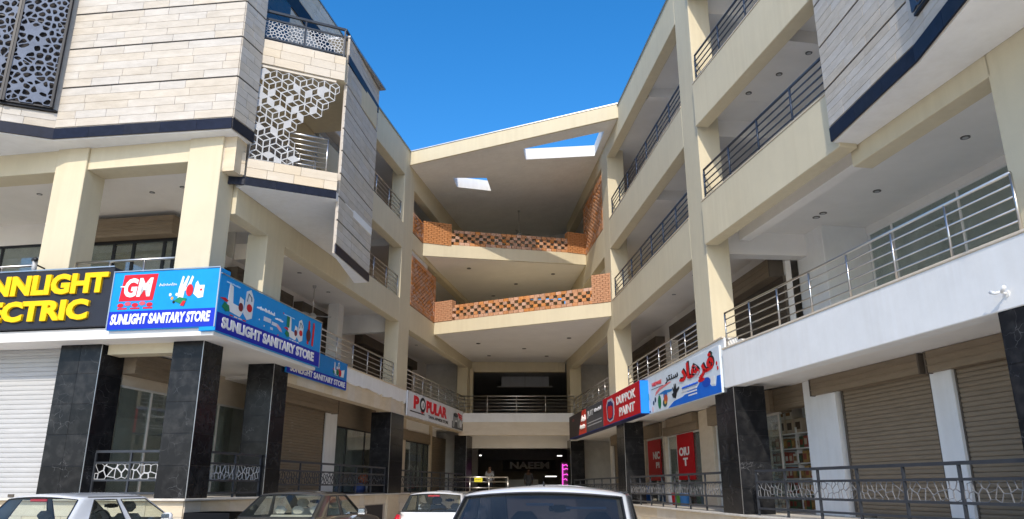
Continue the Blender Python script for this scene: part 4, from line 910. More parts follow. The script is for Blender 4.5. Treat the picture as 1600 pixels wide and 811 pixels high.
t = sign('shop_sign', 'second blue sanitary board half hidden behind the long one', LM, (.04, 3.7, 4.36), pi / 2)
W_, H_ = 4.08, .82
MB().box(0, W_, -.05, .0, 0, H_).build('panel', flat(rgb(25, 130, 200)), t, bevel=.006)
rect(t, 'blue_strip', .01, W_ - .01, .01, .28, -.051, rgb(20, 40, 170)); lettering(t, 'SUNLIGHT SANITARY STORE', flat(WHITE), w=3.75, h=.17, x=.2, z=.06, y=-.056, depth=.008, bold=.03)
bathware(t, 3.05, .38, .42, -.053, 9); poly(t, 'printed_fitting', [(3.55, .35), (3.8, .36), (3.85, .6), (3.6, .55)], -.056, WHITE); ell(t, 'printed_fitting', 3.5, .45, .09, .1, -.064, RED); ell(t, 'printed_fitting', 3.3, .45, .1, .09, -.063, GREEN)

t = sign('shop_sign', 'white board with red POPULAR lettering and a cooking pot picture on its right end', LM, (.045, 14.0, 4.16), pi / 2)
W_, H_ = 9.1, .96
MB().box(0, W_, -.07, .0, 0, H_).build('panel', flat(rgb(226, 228, 232)), t, bevel=.006)
lettering(t, 'P', flat(RED), w=.72, h=.52, x=.75, z=.33, y=-.072, depth=.012, bold=.05); lettering(t, 'PULAR', flat(RED), w=3.35, h=.5, x=2.55, z=.33, y=-.072, depth=.012, bold=.05)
ell(t, 'round_emblem', 2.02, .58, .42, .3, -.072, DARK, .006); ell(t, 'round_emblem', 2.02, .58, .24, .18, -.08, WHITE, .004); poly(t, 'round_emblem', [(1.95, .48), (2.09, .48), (2.06, .66), (1.98, .66)], -.086, rgb(60, 60, 70)); poly(t, 'red_tail', [(1.7, .3), (2.0, .22), (2.3, .3), (2.0, .34)], -.073, RED)
lettering(t, 'TAWA APWEDE STORE', flat(DARK), w=3.3, h=.13, x=2.9, z=.12, y=-.072, depth=.006, bold=.03); squiggle(t, .3, 2.3, .2, .025, -.075, DARK, .012, 12)
rect(t, 'picture_strip', 6.9, W_ - .02, .02, .35, -.072, rgb(60, 65, 75)); poly(t, 'printed_pot', [(7.0, .1), (7.3, .06), (7.5, .4), (7.9, .45), (8.0, .1), (8.9, .1), (8.9, .5), (8.4, .55), (8.2, .4), (8.0, .62), (7.6, .75), (7.1, .6)], -.077, rgb(150, 155, 160)); ell(t, 'printed_pot', 7.6, .66, .45, .1, -.083, rgb(40, 45, 50)); ell(t, 'printed_lid', 8.6, .3, .25, .15, -.083, rgb(215, 218, 222))
for k in range(3): poly(t, 'red_ribbon', [(8.0 + .1 * k, .74 - .08 * k), (8.9, .68 - .1 * k), (8.95, .74 - .1 * k), (8.05 + .1 * k, .82 - .08 * k)], -.074, RED)
rect(t, 'edge_trim', 0, W_, H_, H_ + .015, -.072, 'trim', .01); rect(t, 'edge_trim', -.01, .02, 0, H_, -.071, 'trim', .006)

t = sign('shop_sign', 'deep red, grey and black box sign reading DUPPOK PAINT with blue sides', RM, (-.03, 20.6, 3.72), -pi / 2)
W_, H_ = 13.65, 1.05
MB().box(0, W_, -.32, .0, 0, H_).build('panel', flat(rgb(22, 70, 175)), t, bevel=.006); rect(t, 'black_face', .02, 8.0, .02, H_ - .01, -.321, rgb(48, 34, 40)); rect(t, 'red_face', 8.0, W_ - .02, .02, H_ - .01, -.321, rgb(205, 28, 40)); rect(t, 'grey_face', 4.5, 8.0, .02, H_ - .01, -.327, rgb(80, 82, 88))
poly(t, 'orange_face', [(2.6, .02), (4.5, .02), (4.5, H_ - .01), (3.5, H_ - .01)], -.327, rgb(228, 70, 50)); MB().box(W_ + .002, W_ + .01, -.31, -.01, .01, H_ - .01).build('blue_side', flat(rgb(30, 140, 235)), t); MB().box(0, W_, -.315, 0, -.012, -.002).build('blue_underside', flat(rgb(18, 30, 90)), t)
lettering(t, 'DUPPOK', flat(WHITE), w=2.75, h=.3, x=10.35, z=.58, y=-.326, depth=.012, bold=.03); lettering(t, 'PAINT', flat(WHITE), w=2.2, h=.3, x=10.75, z=.16, y=-.326, depth=.012, bold=.03)
poly(t, 'shield_emblem', [(8.75, .2), (9.2, .08), (9.75, .12), (9.95, .3), (9.95, .75), (9.6, .93), (8.9, .93), (8.65, .75)], -.327, rgb(190, 195, 210), .006); poly(t, 'shield_emblem', [(8.85, .24), (9.2, .14), (9.68, .18), (9.82, .33), (9.82, .7), (9.5, .84), (8.95, .84), (8.77, .68)], -.334, rgb(35, 40, 100), .004); poly(t, 'shield_emblem', [(8.95, .28), (9.2, .2), (9.6, .24), (9.7, .36), (9.7, .6), (9.4, .7), (9.0, .7), (8.9, .55)], -.339, rgb(215, 40, 45), .004); ell(t, 'shield_emblem', 9.3, .74, .42, .07, -.341, rgb(60, 60, 120))
lettering(t, 'JUT', flat(rgb(205, 208, 212)), w=1.35, h=.3, x=4.75, z=.58, y=-.333, depth=.008, bold=.04); squiggle(t, 6.4, 7.7, .75, .1, -.338, rgb(190, 192, 198), .03, 21)
for z in (.24, .36): rect(t, 'white_rule', 4.8, 7.7, z, z + .035, -.333, rgb(200, 202, 206))
squiggle(t, 3.5, 4.35, .62, .16, -.335, WHITE, .045, 22); squiggle(t, 3.2, 4.2, .3, .1, -.335, WHITE, .05, 23); ell(t, 'red_mark', 1.2, .8, .3, .06, -.326, rgb(150, 40, 50))

t = sign('shop_sign', 'white and blue board with large red and black Urdu lettering and tool pictures', RM, (-.01, 7.5, 3.70), -pi / 2, tilt=radians(.6))
W_, H_ = 6.95, 1.12
MB().box(0, W_, -.06, .0, 0, H_).build('panel', flat(rgb(226, 236, 243)), t, bevel=.006)
poly(t, 'blue_wave', [(2.6, .012), (W_ - .012, .012), (W_ - .012, .42), (6.7, .42), (6.6, .2), (6.3, .22), (6.0, .42), (5.5, .44), (5.2, .3), (4.5, .3), (4.0, .2), (3.2, .16)], -.062, rgb(25, 110, 215))
URED = rgb(222, 30, 35)
for k_, (mm_, yy_) in enumerate(((flat(URED), -.066), (flat(DARK), -.061))):
    try: lettering(t, '\uFEA9\uFE8E\uFEEB\uFEAE\uFED3', mm_, w=2.75, h=.58, x=3.8 + .06 * k_, z=.47 + .035 * k_, y=yy_, depth=.012, bold=.03)
    except Exception as e_: print('urdu', e_)
try: lettering(t, '\uFEAE\uFE98\uFEE8\uFEB3', flat(DARK), w=1.25, h=.22, x=2.45, z=.72, y=-.064, depth=.008, bold=.02)
except Exception as e_: print('urdu', e_)
lettering(t, 'HARDWARE', flat(rgb(225, 60, 65)), w=1.05, h=.12, x=1.0, z=.80, y=-.064, depth=.006, bold=.03); rect(t, 'rule', .9, 2.2, .72, .735, -.062, DARK)
poly(t, 'red_swoosh', [(1.3, .5), (1.9, .62), (3.0, .72), (2.9, .75), (1.8, .7), (1.4, .6)], -.062, rgb(238, 130, 130)); poly(t, 'blue_swoosh', [(1.6, .5), (2.3, .56), (3.1, .52), (3.0, .46), (2.4, .46)], -.063, rgb(40, 130, 200))
poly(t, 'printed_sprayer', [(.1, .45), (.25, .75), (.3, 1.0), (.36, 1.0), (.36, .8), (.6, .62), (.62, .45), (.45, .38), (.45, .16), (.3, .14), (.32, .35)], -.063, rgb(40, 160, 150))
ell(t, 'printed_leaf', 1.75, .27, .17, .2, -.064, rgb(25, 120, 60)); ell(t, 'printed_drop', 1.1, .3, .08, .07, -.064, rgb(25, 60, 90)); ell(t, 'printed_drop', 1.3, .38, .08, .08, -.064, rgb(25, 30, 60))
ell(t, 'printed_worker', 2.38, .42, .2, .14, -.064, rgb(35, 110, 190)); ell(t, 'printed_worker', 2.42, .3, .19, .13, -.069, rgb(200, 90, 50)); ell(t, 'printed_worker', 2.32, .2, .22, .12, -.066, rgb(40, 90, 90)); ell(t, 'printed_worker', 2.38, .2, .1, .05, -.072, rgb(220, 170, 60))
poly(t, 'printed_glove', [(3.15, .26), (3.4, .22), (3.5, .36), (3.75, .46), (3.7, .52), (3.5, .46), (3.46, .62), (3.4, .62), (3.38, .48), (3.32, .64), (3.27, .62), (3.28, .46), (3.18, .56), (3.12, .54), (3.2, .4), (3.05, .36)], -.07, rgb(30, 32, 34))
ell(t, 'printed_ring', .35, .1, .1, .06, -.064, rgb(235, 150, 160)); ell(t, 'printed_ring', .98, .12, .09, .09, -.064, rgb(235, 200, 205)); ell(t, 'printed_nut', .1, .08, .05, .04, -.064, DARK); ell(t, 'printed_nut', .65, .07, .07, .03, -.064, rgb(40, 60, 130))
for k, z in enumerate((.34, .26, .18)): rect(t, 'white_caption', 3.9 + .3 * k, 5.2, z - .02, z + .015, -.066, WHITE)
squiggle(t, 4.0, 5.3, .42, .03, -.07, rgb(30, 90, 200), .014, 31); ell(t, 'printed_tap', 5.95, .36, .3, .12, -.066, rgb(25, 80, 190)); ell(t, 'red_mark', 5.6, .46, .25, .05, -.068, RED); rect(t, 'white_tag', 6.3, 6.55, .25, .45, -.066, WHITE); ell(t, 'corner_logo', 6.45, 1.0, .06, .04, -.066, rgb(40, 80, 70))
for x, z in ((6.75, .72), (6.8, .6)): ell(t, 'red_dot', x, z, .05, .05, -.066, URED)

# shop interior posters and hall sign
def poster(label, mtx, p, ang, w, h, c, parts, cat='poster', name='poster'):
    t = sign(name, label, mtx, p, ang, cat); MB().box(0, w, -.01, .012, 0, h).build('panel', flat(c), t)
    for f in parts: f(t)
    return t
poster('red wall poster with white letters NIC behind the far right shop glass', RM, (1.56, 13.35, 1.72), -pi / 2, 1.75, 1.5, rgb(190, 20, 30), [lambda t: lettering(t, 'NIC', flat(WHITE), w=.9, h=.28, x=.75, z=.78, y=-.012, depth=.006, bold=.04), lambda t: lettering(t, 'PI', flat(WHITE), w=.45, h=.22, x=1.1, z=.45, y=-.012, depth=.006, bold=.04)])
poster('red wall poster with white letters OIU beside the cream pillar', RM, (1.56, 9.5, 1.72), -pi / 2, 1.75, 1.5, rgb(190, 20, 30), [lambda t: lettering(t, 'OIU', flat(WHITE), w=1.1, h=.28, x=.2, z=.78, y=-.012, depth=.006, bold=.04), lambda t: lettering(t, 'T', flat(WHITE), w=.5, h=.26, x=.6, z=.45, y=-.012, depth=.006, bold=.05)])
def cook(t):
    rect(t, 'blue_header', 0, 2.3, 1.35, 1.65, -.012, rgb(50, 75, 120)); ell(t, 'printed_pan', .7, .8, .6, .35, -.013, rgb(170, 165, 160)); ell(t, 'printed_pan', 1.6, .7, .5, .5, -.013, rgb(215, 212, 208)); ell(t, 'printed_pan', .7, .8, .4, .2, -.018, rgb(60, 55, 55)); ell(t, 'printed_dish', 1.5, .6, .22, .2, -.018, rgb(150, 60, 50)); rect(t, 'red_caption', .2, 2.1, .12, .3, -.013, rgb(180, 40, 45))
poster('tall cookware poster inside the shop below the POPULAR sign', LM, (-1.58, 19.3, 1.3), pi / 2, 2.3, 1.7, rgb(75, 70, 72), [cook])
poster('white poster with red flowers behind glass beside the granite column', LM, (-1.58, 15.25, 2.2), pi / 2, 1.5, 1.2, rgb(205, 200, 195), [lambda t: [ell(t, 'printed_flower', .4 + .3 * k, .3 + .2 * (k % 2), .16, .13, -.013, RED) for k in range(3)]])
for k, c in enumerate((rgb(215, 60, 60), rgb(235, 190, 30), rgb(220, 90, 120), rgb(200, 120, 40))):
    poster(('small red price card, topmost in the shop by the column', 'small yellow price card second in the column of cards', 'small pink STOP card third in the column of cards', 'small orange price card, lowest in the column of cards')[k], LM, (-1.44, 15.3, 1.98 - .24 * k), pi / 2, 1.2, .2, c, [(lambda t: lettering(t, 'STOP', flat(WHITE), w=.9, h=.12, x=.15, z=.04, y=-.012, depth=.004)) if k == 2 else (lambda t: ell(t, 'printed_dot', .6, .1, .25, .07, -.013, DARK))], 'card', 'price_card')
t = sign('hall_sign', 'dim grey NAEEM lettering above the shop at the end of the hall', Matrix(), (-.2, 57.95, 2.75), 0); MB().box(-.5, 3.4, 0, .05, -.1, .65).build('panel', flat(rgb(40, 34, 36)), t); lettering(t, 'NAEEM', flat(rgb(215, 215, 215)), w=2.9, h=.5, x=.05, z=.02, y=0, depth=.05, bold=.04)
t = sign('notice_board', 'small yellow notice hung on the steel rail at the hall entrance', Matrix(), (-1.85, 38.6, 1.72), 0, 'notice'); MB().box(0, .40, -.03, -.015, 0, .2).build('panel', flat(rgb(215, 205, 50)), t); squiggle(t, .06, .34, .11, .03, -.034, DARK, .008, 41); MB().tube([(.05, -.02, .2), (.05, .06, .24)], .006, 5).build('hook', M['trim'], t)
t = sign('neon_sign', 'vertical pink neon strip with small glowing letters in the dark hall', Matrix(), (3.35, 52, 1.5), 0, 'neon sign'); MB().box(-.1, .8, .04, .08, -.1, 1.55).build('backing', M['hall'], t)
MB().tube([(0, 0, 0), (.02, 0, 1.45)], .028, 6).build('tube', M['pink'], t)
for z, x in ((1.35, .25), (1.1, .3), (.75, .28), (.45, .2), (.05, .3)): MB().tube([(.06, 0, z), (x, 0, z + .06), (x + .1, 0, z - .05)], .025, 5).build('tube', M['pink'], t)
for p, l_, lab in (((2.2, 52, 2.15), .75, 'white lit strip lamp along the shop counter in the dark hall'), ((-1.8, 43, 3.15), .12, 'small white lamp at the left of the dark hall'), ((2.75, 47.5, 3.3), .3, 'small white lamp cluster under the hall ceiling at right')):
    t = thing('strip_lamp', lab, 'lamp', p); MB().tube([(0, 0, 0), (l_, 0, 0)], .03, 6).build('tube', M['tube'], t); MB().box(0, l_, .03, .06, -.03, .05).build('housing', M['dimwall'], t)
t = thing('counter', 'low grey counter at the end of the dark hall', 'counter', (-.4, 51, .9)); MB().box(0, 2.1, 0, .6, 0, 1.0).build('body', M['dimwall'], t, bevel=.02); MB().box(-.03, 2.13, -.04, .64, 1.0, 1.05).build('top', M['dimwall'], t)

# ------------------------------------------------------------------ cars
def make_car(label, loc, head, L=4.2, W=1.72, H=1.45, kind='hatch', paint='carwhite', glassm='carglass', seatm='seat', mirror=True, lightbar=True, wiper=False, antenna=True):
    t = thing('parked_car', label, 'car', loc, -radians(head), 'cars parked in front of the plaza')
    NF, NC, NS = 8, 4, 14
    def ring(hw, y0, y1, r, bf, br, z, crown=0):
        P = []; f = z if callable(z) else (lambda y: z)
        for k in range(NF): x = -(hw - r) + 2 * (hw - r) * k / NF; P.append((x, y1 + bf * (1 - (x / hw) ** 2)))
        for k in range(NC): a = pi / 2 * (1 - k / NC); P.append((hw - r + r * cos(a), y1 - r + r * sin(a) + bf * (1 - ((hw - r) / hw) ** 2) * (1 - k / NC)))
        for k in range(NS): P.append((hw, y1 - r - (y1 - y0 - 2 * r) * k / NS))
        for k in range(NC): a = -pi / 2 * k / NC; P.append((hw - r + r * cos(a), y0 + r + r * sin(a) - br * (1 - ((hw - r) / hw) ** 2) * (k / NC)))
        for k in range(NF): x = (hw - r) - 2 * (hw - r) * k / NF; P.append((x, y0 - br * (1 - (x / hw) ** 2)))
        for k in range(NC): a = -pi / 2 - pi / 2 * k / NC; P.append((-(hw - r) + r * cos(a), y0 + r + r * sin(a) - br * (1 - ((hw - r) / hw) ** 2) * (1 - k / NC)))
        for k in range(NS): P.append((-hw, y0 + r + (y1 - y0 - 2 * r) * k / NS))
        for k in range(NC): a = pi - pi / 2 * k / NC; P.append((-(hw - r) + r * cos(a), y1 - r + r * sin(a) + bf * (1 - ((hw - r) / hw) ** 2) * (k / NC)))
        return [(x, y, f(y) - crown * (x / hw) ** 2) for x, y in P]
    w = W / 2; hatch = kind == 'hatch'
    gb0, gt0 = (.10, .42) if hatch else (.62, 1.22)
    gb1, gt1 = (L - .95, L - 1.62) if hatch else (L - 1.15, L - 1.82)
    def sh(y):
        u = y / L; return .80 + .12 * min(1, u / .12 if hatch else u / .3) - (.16 * max(0, (u - .68) / .32) ** 1.4) + (0 if hatch else .06 * max(0, 1 - u / .2))
    def dk(y): return sh(y) + .055
    beltz = .965
    rings = [ring(w * .93, .08, L - .1, .25, .05, .02, .2), ring(w * .985, .02, L - .03, .3, .12, .04, .38), ring(w, 0, L, .32, .14, .05, .62), ring(w * .985, .02, L - .06, .32, .14, .05, sh), ring(w * .93, .08, L - .14, .3, .12, .05, dk),
             ring(w * .90, gb0 - .04, gb1 + .06, .16, .12, .06, lambda y: max(dk(y), beltz - .02)), ring(w * .885, gb0, gb1, .13, .14, .07, beltz + .01),
             ring(w * .775, gt0, gt1, .12, .12, .07, H - .06, .04), ring(w * .768, gt0 + .035, gt1 - .03, .12, .11, .07, H - .036, .045), ring(w * .73, gt0 + .14, gt1 - .1, .12, .09, .06, H - .014, .05), ring(w * .52, gt0 + .35, gt1 - .3, .12, .05, .04, H - .004, .03), ring(w * .3, gt0 + .7, gt1 - .5, .1, .02, .02, H, .01), ring(w * .1, (gt0 + gt1) / 2 - .12, (gt0 + gt1) / 2 + .12, .05, 0, 0, H + .002)]
    n = len(rings[0]); GB = 6
    s0 = NF + NC; s1 = s0 + NS; rr0 = s1 + NC; rr1 = rr0 + NF; l0 = rr1 + NC; l1 = l0 + NS
    bp = 6; cpil = 12 if hatch else 11
    win = {'windscreen': range(0, NF), 'side_window': range(s0, s0 + bp), 'side_window.r': range(s0 + bp + 1, s0 + cpil), 'rear_window': range(rr0 - 2, rr1 + 2), 'side_window.l': range(l1 - bp, l1), 'side_window.m': range(l1 - cpil, l1 - bp - 1)}
    glassi = {i for r in win.values() for i in r}
    body = MB()
    for r in rings: body.v += r
    for k in range(len(rings) - 1):
        for i in range(n):
            if k == GB and i in glassi: continue
            j = (i + 1) % n; body.f.append((k * n + i, k * n + j, (k + 1) * n + j, (k + 1) * n + i)[::-1])
    body.f.append(tuple(range((len(rings) - 1) * n, len(rings) * n))[::-1]); body.f.append(tuple(range(n)))
    b = body.build('body', M[paint], t, smooth=True)
    for nm, idx in win.items():
        g = MB(); idx = list(idx); seal = []
        for q, i in enumerate(idx):
            j = (i + 1) % n; a0, a1, b1, b0 = rings[GB][i], rings[GB][j], rings[GB + 1][j], rings[GB + 1][i]
            mid = Vector((0, L / 2, 1.1)); ins = lambda p: tuple(Vector(p) + (mid - Vector(p)).normalized() * .012)
            bb = len(g.v); g.v += [ins(a0), ins(a1), ins(b1), ins(b0)]; g.f.append((bb + 3, bb + 2, bb + 1, bb))
        o = g.build(nm.split('.')[0], M[glassm], t, smooth=True)
        lo = [rings[GB][i] for i in idx + [(idx[-1] + 1) % n]]; hi = [rings[GB + 1][i] for i in idx + [(idx[-1] + 1) % n]]
        MB().tube(lo + hi[::-1] + [lo[0]], .009, 5).build('window_seal', M['black'], o)
    for (a, bnd) in ((s0, s1), (l0, l1)):
        pts = [tuple(Vector(rings[9][i]) * .5 + Vector(rings[8][i]) * .5 + Vector((0, 0, .012))) for i in range(a, bnd + 1)]
        MB().tube(pts, .006, 5).build('roof_joint', M['black'], b)
    # cabin
    def soft(x0, x1, y0, y1, z0, z1, nm, m='seat', lean=0):
        o = MB().box(x0, x1, y0, y1, z0, z1).build(nm, M[m], t, bevel=.06, smooth=True); return o
    yr = gt0 + (.5 if hatch else .35); yf = yr + .95
    soft(-w * .7, w * .7, yr - .05, yr + .14, .5, .98, 'rear_bench', seatm)
    for x in (-.36, 0, .36) if not hatch else (-.36, .36): soft(x - .13, x + .13, yr - .03, yr + .08, 1.0, 1.14, 'headrest', seatm)
    for x in (-.36, .36):
        soft(x - .24, x + .24, yf, yf + .14, .5, 1.08, 'front_seat', seatm); soft(x - .13, x + .13, yf + .01, yf + .11, 1.1, 1.27, 'headrest', seatm)
    soft(-w * .8, w * .8, gb1 - .35, gb1 - .05, .6, .95, 'dashboard', 'black'); soft(-.1, .1, gt1 - .12, gt1 - .08, H - .25, H - .18, 'rear_mirror', 'black')
    MB().box(-w * .85, w * .85, gb0 + .1, gb1 - .1, .3, .42).build('cabin_floor', M['black'], t)
    if not hatch: soft(-w * .75, w * .75, gb0 + .02, yr - .06, .88, .935, 'parcel_shelf', 'black')
    MB().tube([(-.36 + .17 * cos(q / 8 * pi), gb1 - .5, .95 + .17 * sin(q / 8 * pi)) for q in range(17)], .015, 6).build('steering_wheel', M['black'], t)
    # lamps, mirrors, wheels, small fittings
    for s in (-1, 1):
        zt = .78 if hatch else .72
        mb = MB().tube([(s * w * .9, .03, zt - .16), (s * w * .93, .05, zt), (s * w * .9, .09, zt + .13)], [.06, .085, .05], 8); mb.build('tail_lamp', M['redlamp'], t, smooth=True)
        MB().tube([(s * w * .72, L + .02, .62), (s * w * .85, L - .1, .66), (s * w * .92, L - .28, .7)], [.05, .08, .04], 8).build('headlight', M['chrome'], t, smooth=True)
        if mirror:
            ym = gb1 - .45; m1 = MB().box(s * (w + .04) - .09, s * (w + .04) + .09, ym - .05, ym + .06, .95, 1.08).build('door_mirror', M[paint], t, bevel=.035, smooth=True); MB().box(s * (w + .04) - .07, s * (w + .04) + .07, ym - .056, ym - .052, .965, 1.065).build('mirror_glass', M['chrome'], m1)
        for yy in (.78, L - .85):
            cx = s * (w - .1); wh = MB(); ws = MB()
            wh.tube([(cx - .1, yy, .3), (cx - .09, yy, .3), (cx + .09, yy, .3), (cx + .1, yy, .3)], [.26, .3, .3, .26], 24); o = wh.build('wheel', M['rubber'], t, smooth=True)
            ws.tube([(cx + s * .1, yy, .3), (cx + s * .112, yy, .3)], .2, 20); ws.build('rim', M['alloy'], o)
        for yy in (L * .36, L * .58): MB().box(s * (w + .0) - .015, s * (w + .0) + .018, yy - .09, yy + .06, .78, .81).build('door_handle', M[paint], t, bevel=.006)
    MB().box(-.26, .26, -.075, -.055, .55 if hatch else .6, .66 if hatch else .71).build('number_plate', M['white'], t); MB().box(-w * .9, w * .9, -.06, .1, .3, .46).build('bumper', M[paint], t, bevel=.04, smooth=True); MB().box(-w * .8, w * .8, L - .02, L + .13, .3, .46).build('bumper', M[paint], t, bevel=.04, smooth=True)
    if lightbar: MB().box(-.14, .14, gt0 - .075, gt0 - .03, H - .125, H - .085).build('brake_light', M['redlamp'], t, bevel=.01)
    if antenna: MB().tube([(0, gt0 + .16, H - .03), (0, gt0 + .14, H - .002), (0, gt0 + .12, H + .025)], [.012, .008, .005], 6).build('antenna', M['black'], t)
    if wiper: MB().tube([(0, gb0 - .08, .98), (.05, gb0 - .03, 1.03), (.4, gb0 + .02, 1.04)], .012, 5).build('rear_wiper', M['black'], t)
    return t
def place(px_x, Y, head, **k):           # put the middle of the roof's rear edge at a real spot
    g0 = .42 if k.get('kind', 'hatch') == 'hatch' else 1.22
    return (px_x - g0 * sin(radians(head)), Y - g0 * cos(radians(head)), 0)
c1 = make_car('white sedan with dark tinted rear glass, nearest to the camera', place(.24, 6.4, 10, kind='sedan'), 10, L=4.4, W=1.74, H=1.515, kind='sedan', paint='carwhite', glassm='tintglass', lightbar=False)
for x0, x1, z in ((-.12, .1, 1.355), (.2, .52, 1.33)): MB().box(x0, x1, 1.18, 1.186, z, z + .018).build('sticker', flat(rgb(120, 150, 180)), c1)
c2 = make_car('white hatchback parked in front of the left granite columns', place(-7.0, 11.8, 10), 10, L=3.7, W=1.6, H=1.41, paint='carwhite2', antenna=False)
c3 = make_car('bronze brown sedan with pale headrests seen through the rear glass', place(-4.2, 15.0, 10, kind='sedan'), 10, L=4.3, W=1.7, H=1.43, kind='sedan', paint='carbrown', seatm='beige', lightbar=False)
c4 = make_car('small white hatchback with a rear wiper, behind the nearest sedan', place(-1.72, 17.6, 10), 10, L=3.5, W=1.58, H=1.41, paint='carwhite', wiper=True)

# motorcycle beside the nearest sedan
t = thing('motorcycle', 'motorcycle whose handlebar grip shows right of the nearest sedan', 'motorcycle', (2.0, 8.2, 0), radians(35))
for yy in (0, 1.25):
    mb = MB(); mb.tube([(0, yy + .27 * cos(2 * pi * k / 20), .3 + .27 * sin(2 * pi * k / 20)) for k in range(21)], .045, 8); o = mb.build('wheel', M['rubber'], t, smooth=True)
    mb = MB(); [mb.tube([(0, yy, .3), (0, yy + .26 * cos(2 * pi * k / 10), .3 + .26 * sin(2 * pi * k / 10))], .006, 4) for k in range(10)]; mb.build('spokes', M['chrome'], o)
MB().tube([(0, 0, .3), (0, .35, .62), (0, .95, .75), (0, 1.05, .95)], [.03, .04, .04, .03], 8).build('frame', M['black'], t, smooth=True)
MB().tube([(0, .62, .72), (0, .72, .8), (0, .95, .84), (0, 1.05, .8)], [.06, .13, .13, .05], 12).build('fuel_tank', M['redlamp'], t, smooth=True)
MB().box(-.12, .12, -.15, .62, .72, .8).build('seat', M['black'], t, bevel=.03, smooth=True)
MB().box(-.12, .12, .45, .8, .3, .58).build('engine', M['alloy'], t, bevel=.04)
for s in (-1, 1): MB().tube([(s * .09, 1.25, .3), (s * .09, 1.05, .98)], .02, 8).build('fork', M['chrome'], t)
hb = MB().tube([(-.36, .88, 1.10), (-.2, .98, 1.06), (0, 1.03, 1.0), (.2, .98, 1.06), (.36, .88, 1.10)], .012, 8).build('handlebar', M['chrome'], t, smooth=True)
for s in (-1, 1): MB().tube([(s * .26, .945, 1.08), (s * .38, .87, 1.105)], .02, 8).build('grip', M['black'], hb); MB().tube([(s * .22, 1.0, 1.07), (s * .37, .98, 1.09), (s * .38, .97, 1.1)], .007, 6).build('lever', M['black'], hb)
MB().tube([(0, 1.1, .92), (0, 1.22, .92)], [.09, .07], 14).build('headlight', M['chrome'], t, smooth=True)

# ------------------------------------------------------------------ people in the hall: one skinned body each, clothes as children
def skin(name, verts, edges, rad, m, parent, root=0, sub=2):
    me = bpy.data.meshes.new(name); me.from_pydata(verts, edges, []); me.materials.append(m); o = bpy.data.objects.new(name, me); COL.objects.link(o); o.parent = parent
    o.modifiers.new('skin', 'SKIN'); l = me.skin_vertices[0].data
    for i, r in enumerate(rad): l[i].radius = (r, r) if not isinstance(r, tuple) else r; l[i].use_root = i == root
    o.modifiers.new('sub', 'SUBSURF').levels = sub; o.modifiers['sub'].render_levels = sub; me.shade_smooth(); return o
def person(label, loc, rz, shirt, h=1.72):
    t = thing('person', label, 'person', loc, rz); k = h / 1.72
    V = [(0, 0, .95), (0, .0, 1.15), (0, .0, 1.38), (0, .01, 1.48), (0, -.01, 1.56), (0, -.015, 1.66)]; R = [(.15, .11), (.14, .1), (.16, .11), .055, (.075, .09), (.06, .08)]; E_ = [(0, 1), (1, 2), (2, 3), (3, 4), (4, 5)]
    def chain(start, pts, rs):
        p = start
        for q, r in zip(pts, rs): V.append(q); R.append(r); E_.append((p, len(V) - 1)); p = len(V) - 1
        return p
    for s in (-1, 1):
        w_ = chain(2, [(s * .19, 0, 1.38), (s * .25, .03, 1.12), (s * .24, -.08, .9), (s * .23, -.11, .84)], [.055, .045, .035, .03])
        for q in range(4): chain(w_, [(s * (.205 + .017 * q), -.125 - .004 * q, .79), (s * (.207 + .015 * q), -.115, .755 - .006 * (q in (1, 2)))], [.009, .008])
        chain(w_, [(s * .2, -.15, .82), (s * .195, -.155, .79)], [.01, .008])
        chain(0, [(s * .095, 0, .86), (s * .1, -.01, .5), (s * .105, .02, .09), (s * .11, -.1, .03)], [.09, .06, .045, .035])
    V = [(x * k, y * k, z * k) for x, y, z in V]; b = skin('body', V, E_, R, M['skin'], t)
    S = [(0, 0, .8), (0, 0, 1.15), (0, 0, 1.36), (0, .005, 1.46)] + [p for s in (-1, 1) for p in ((s * .19, 0, 1.38), (s * .25, .03, 1.12), (s * .242, -.05, .98))]
    skin('shirt', [(x * k, y * k, z * k) for x, y, z in S], [(0, 1), (1, 2), (2, 3), (2, 4), (4, 5), (5, 6), (2, 7), (7, 8), (8, 9)], [(.19, .15), (.165, .125), (.18, .13), .07, .075, .065, .055, .075, .065, .055], M[shirt], t)
    T = [(0, 0, .92)] + [p for s in (-1, 1) for p in ((s * .095, 0, .84), (s * .1, -.01, .5), (s * .105, .02, .1))]
    skin('trousers', [(x * k, y * k, z * k) for x, y, z in T], [(0, 1), (1, 2), (2, 3), (0, 4), (4, 5), (5, 6)], [(.17, .13), .105, .08, .065, .105, .08, .065], M['trousers' if shirt == 'shirt' else shirt], t)
    skin('hair', [(0, .02 * k, 1.66 * k), (0, .0, 1.72 * k)], [(0, 1)], [(.085, .1), (.07, .085)], M['hair'], t, sub=2)
    f = MB(); f.tube([(0, -.1 * k, 1.62 * k), (0, -.125 * k, 1.59 * k)], [.008, .014], 6); f.build('nose', M['skin'], b, smooth=True)
    for s in (-1, 1):
        MB().tube([(s * .03 * k, -.092 * k, 1.625 * k), (s * .03 * k, -.1 * k, 1.625 * k)], .009, 6).build('eye', M['black'], b); MB().tube([(s * .082 * k, 0, 1.63 * k), (s * .088 * k, 0, 1.59 * k)], .014, 6).build('ear', M['skin'], b, smooth=True)
    MB().tube([(-.025 * k, -.098 * k, 1.555 * k), (.025 * k, -.098 * k, 1.555 * k)], .006, 5).build('mouth', M['redlamp'], b)
    return t
person('person in a pale long shirt standing behind the rail at the hall entrance', (-1.25, 44.0, .9), 2.6, 'shirt')
person('person in grey clothes facing the counter deep in the dark hall', (1.06, 50.3, .9), pi, 'shalwar')

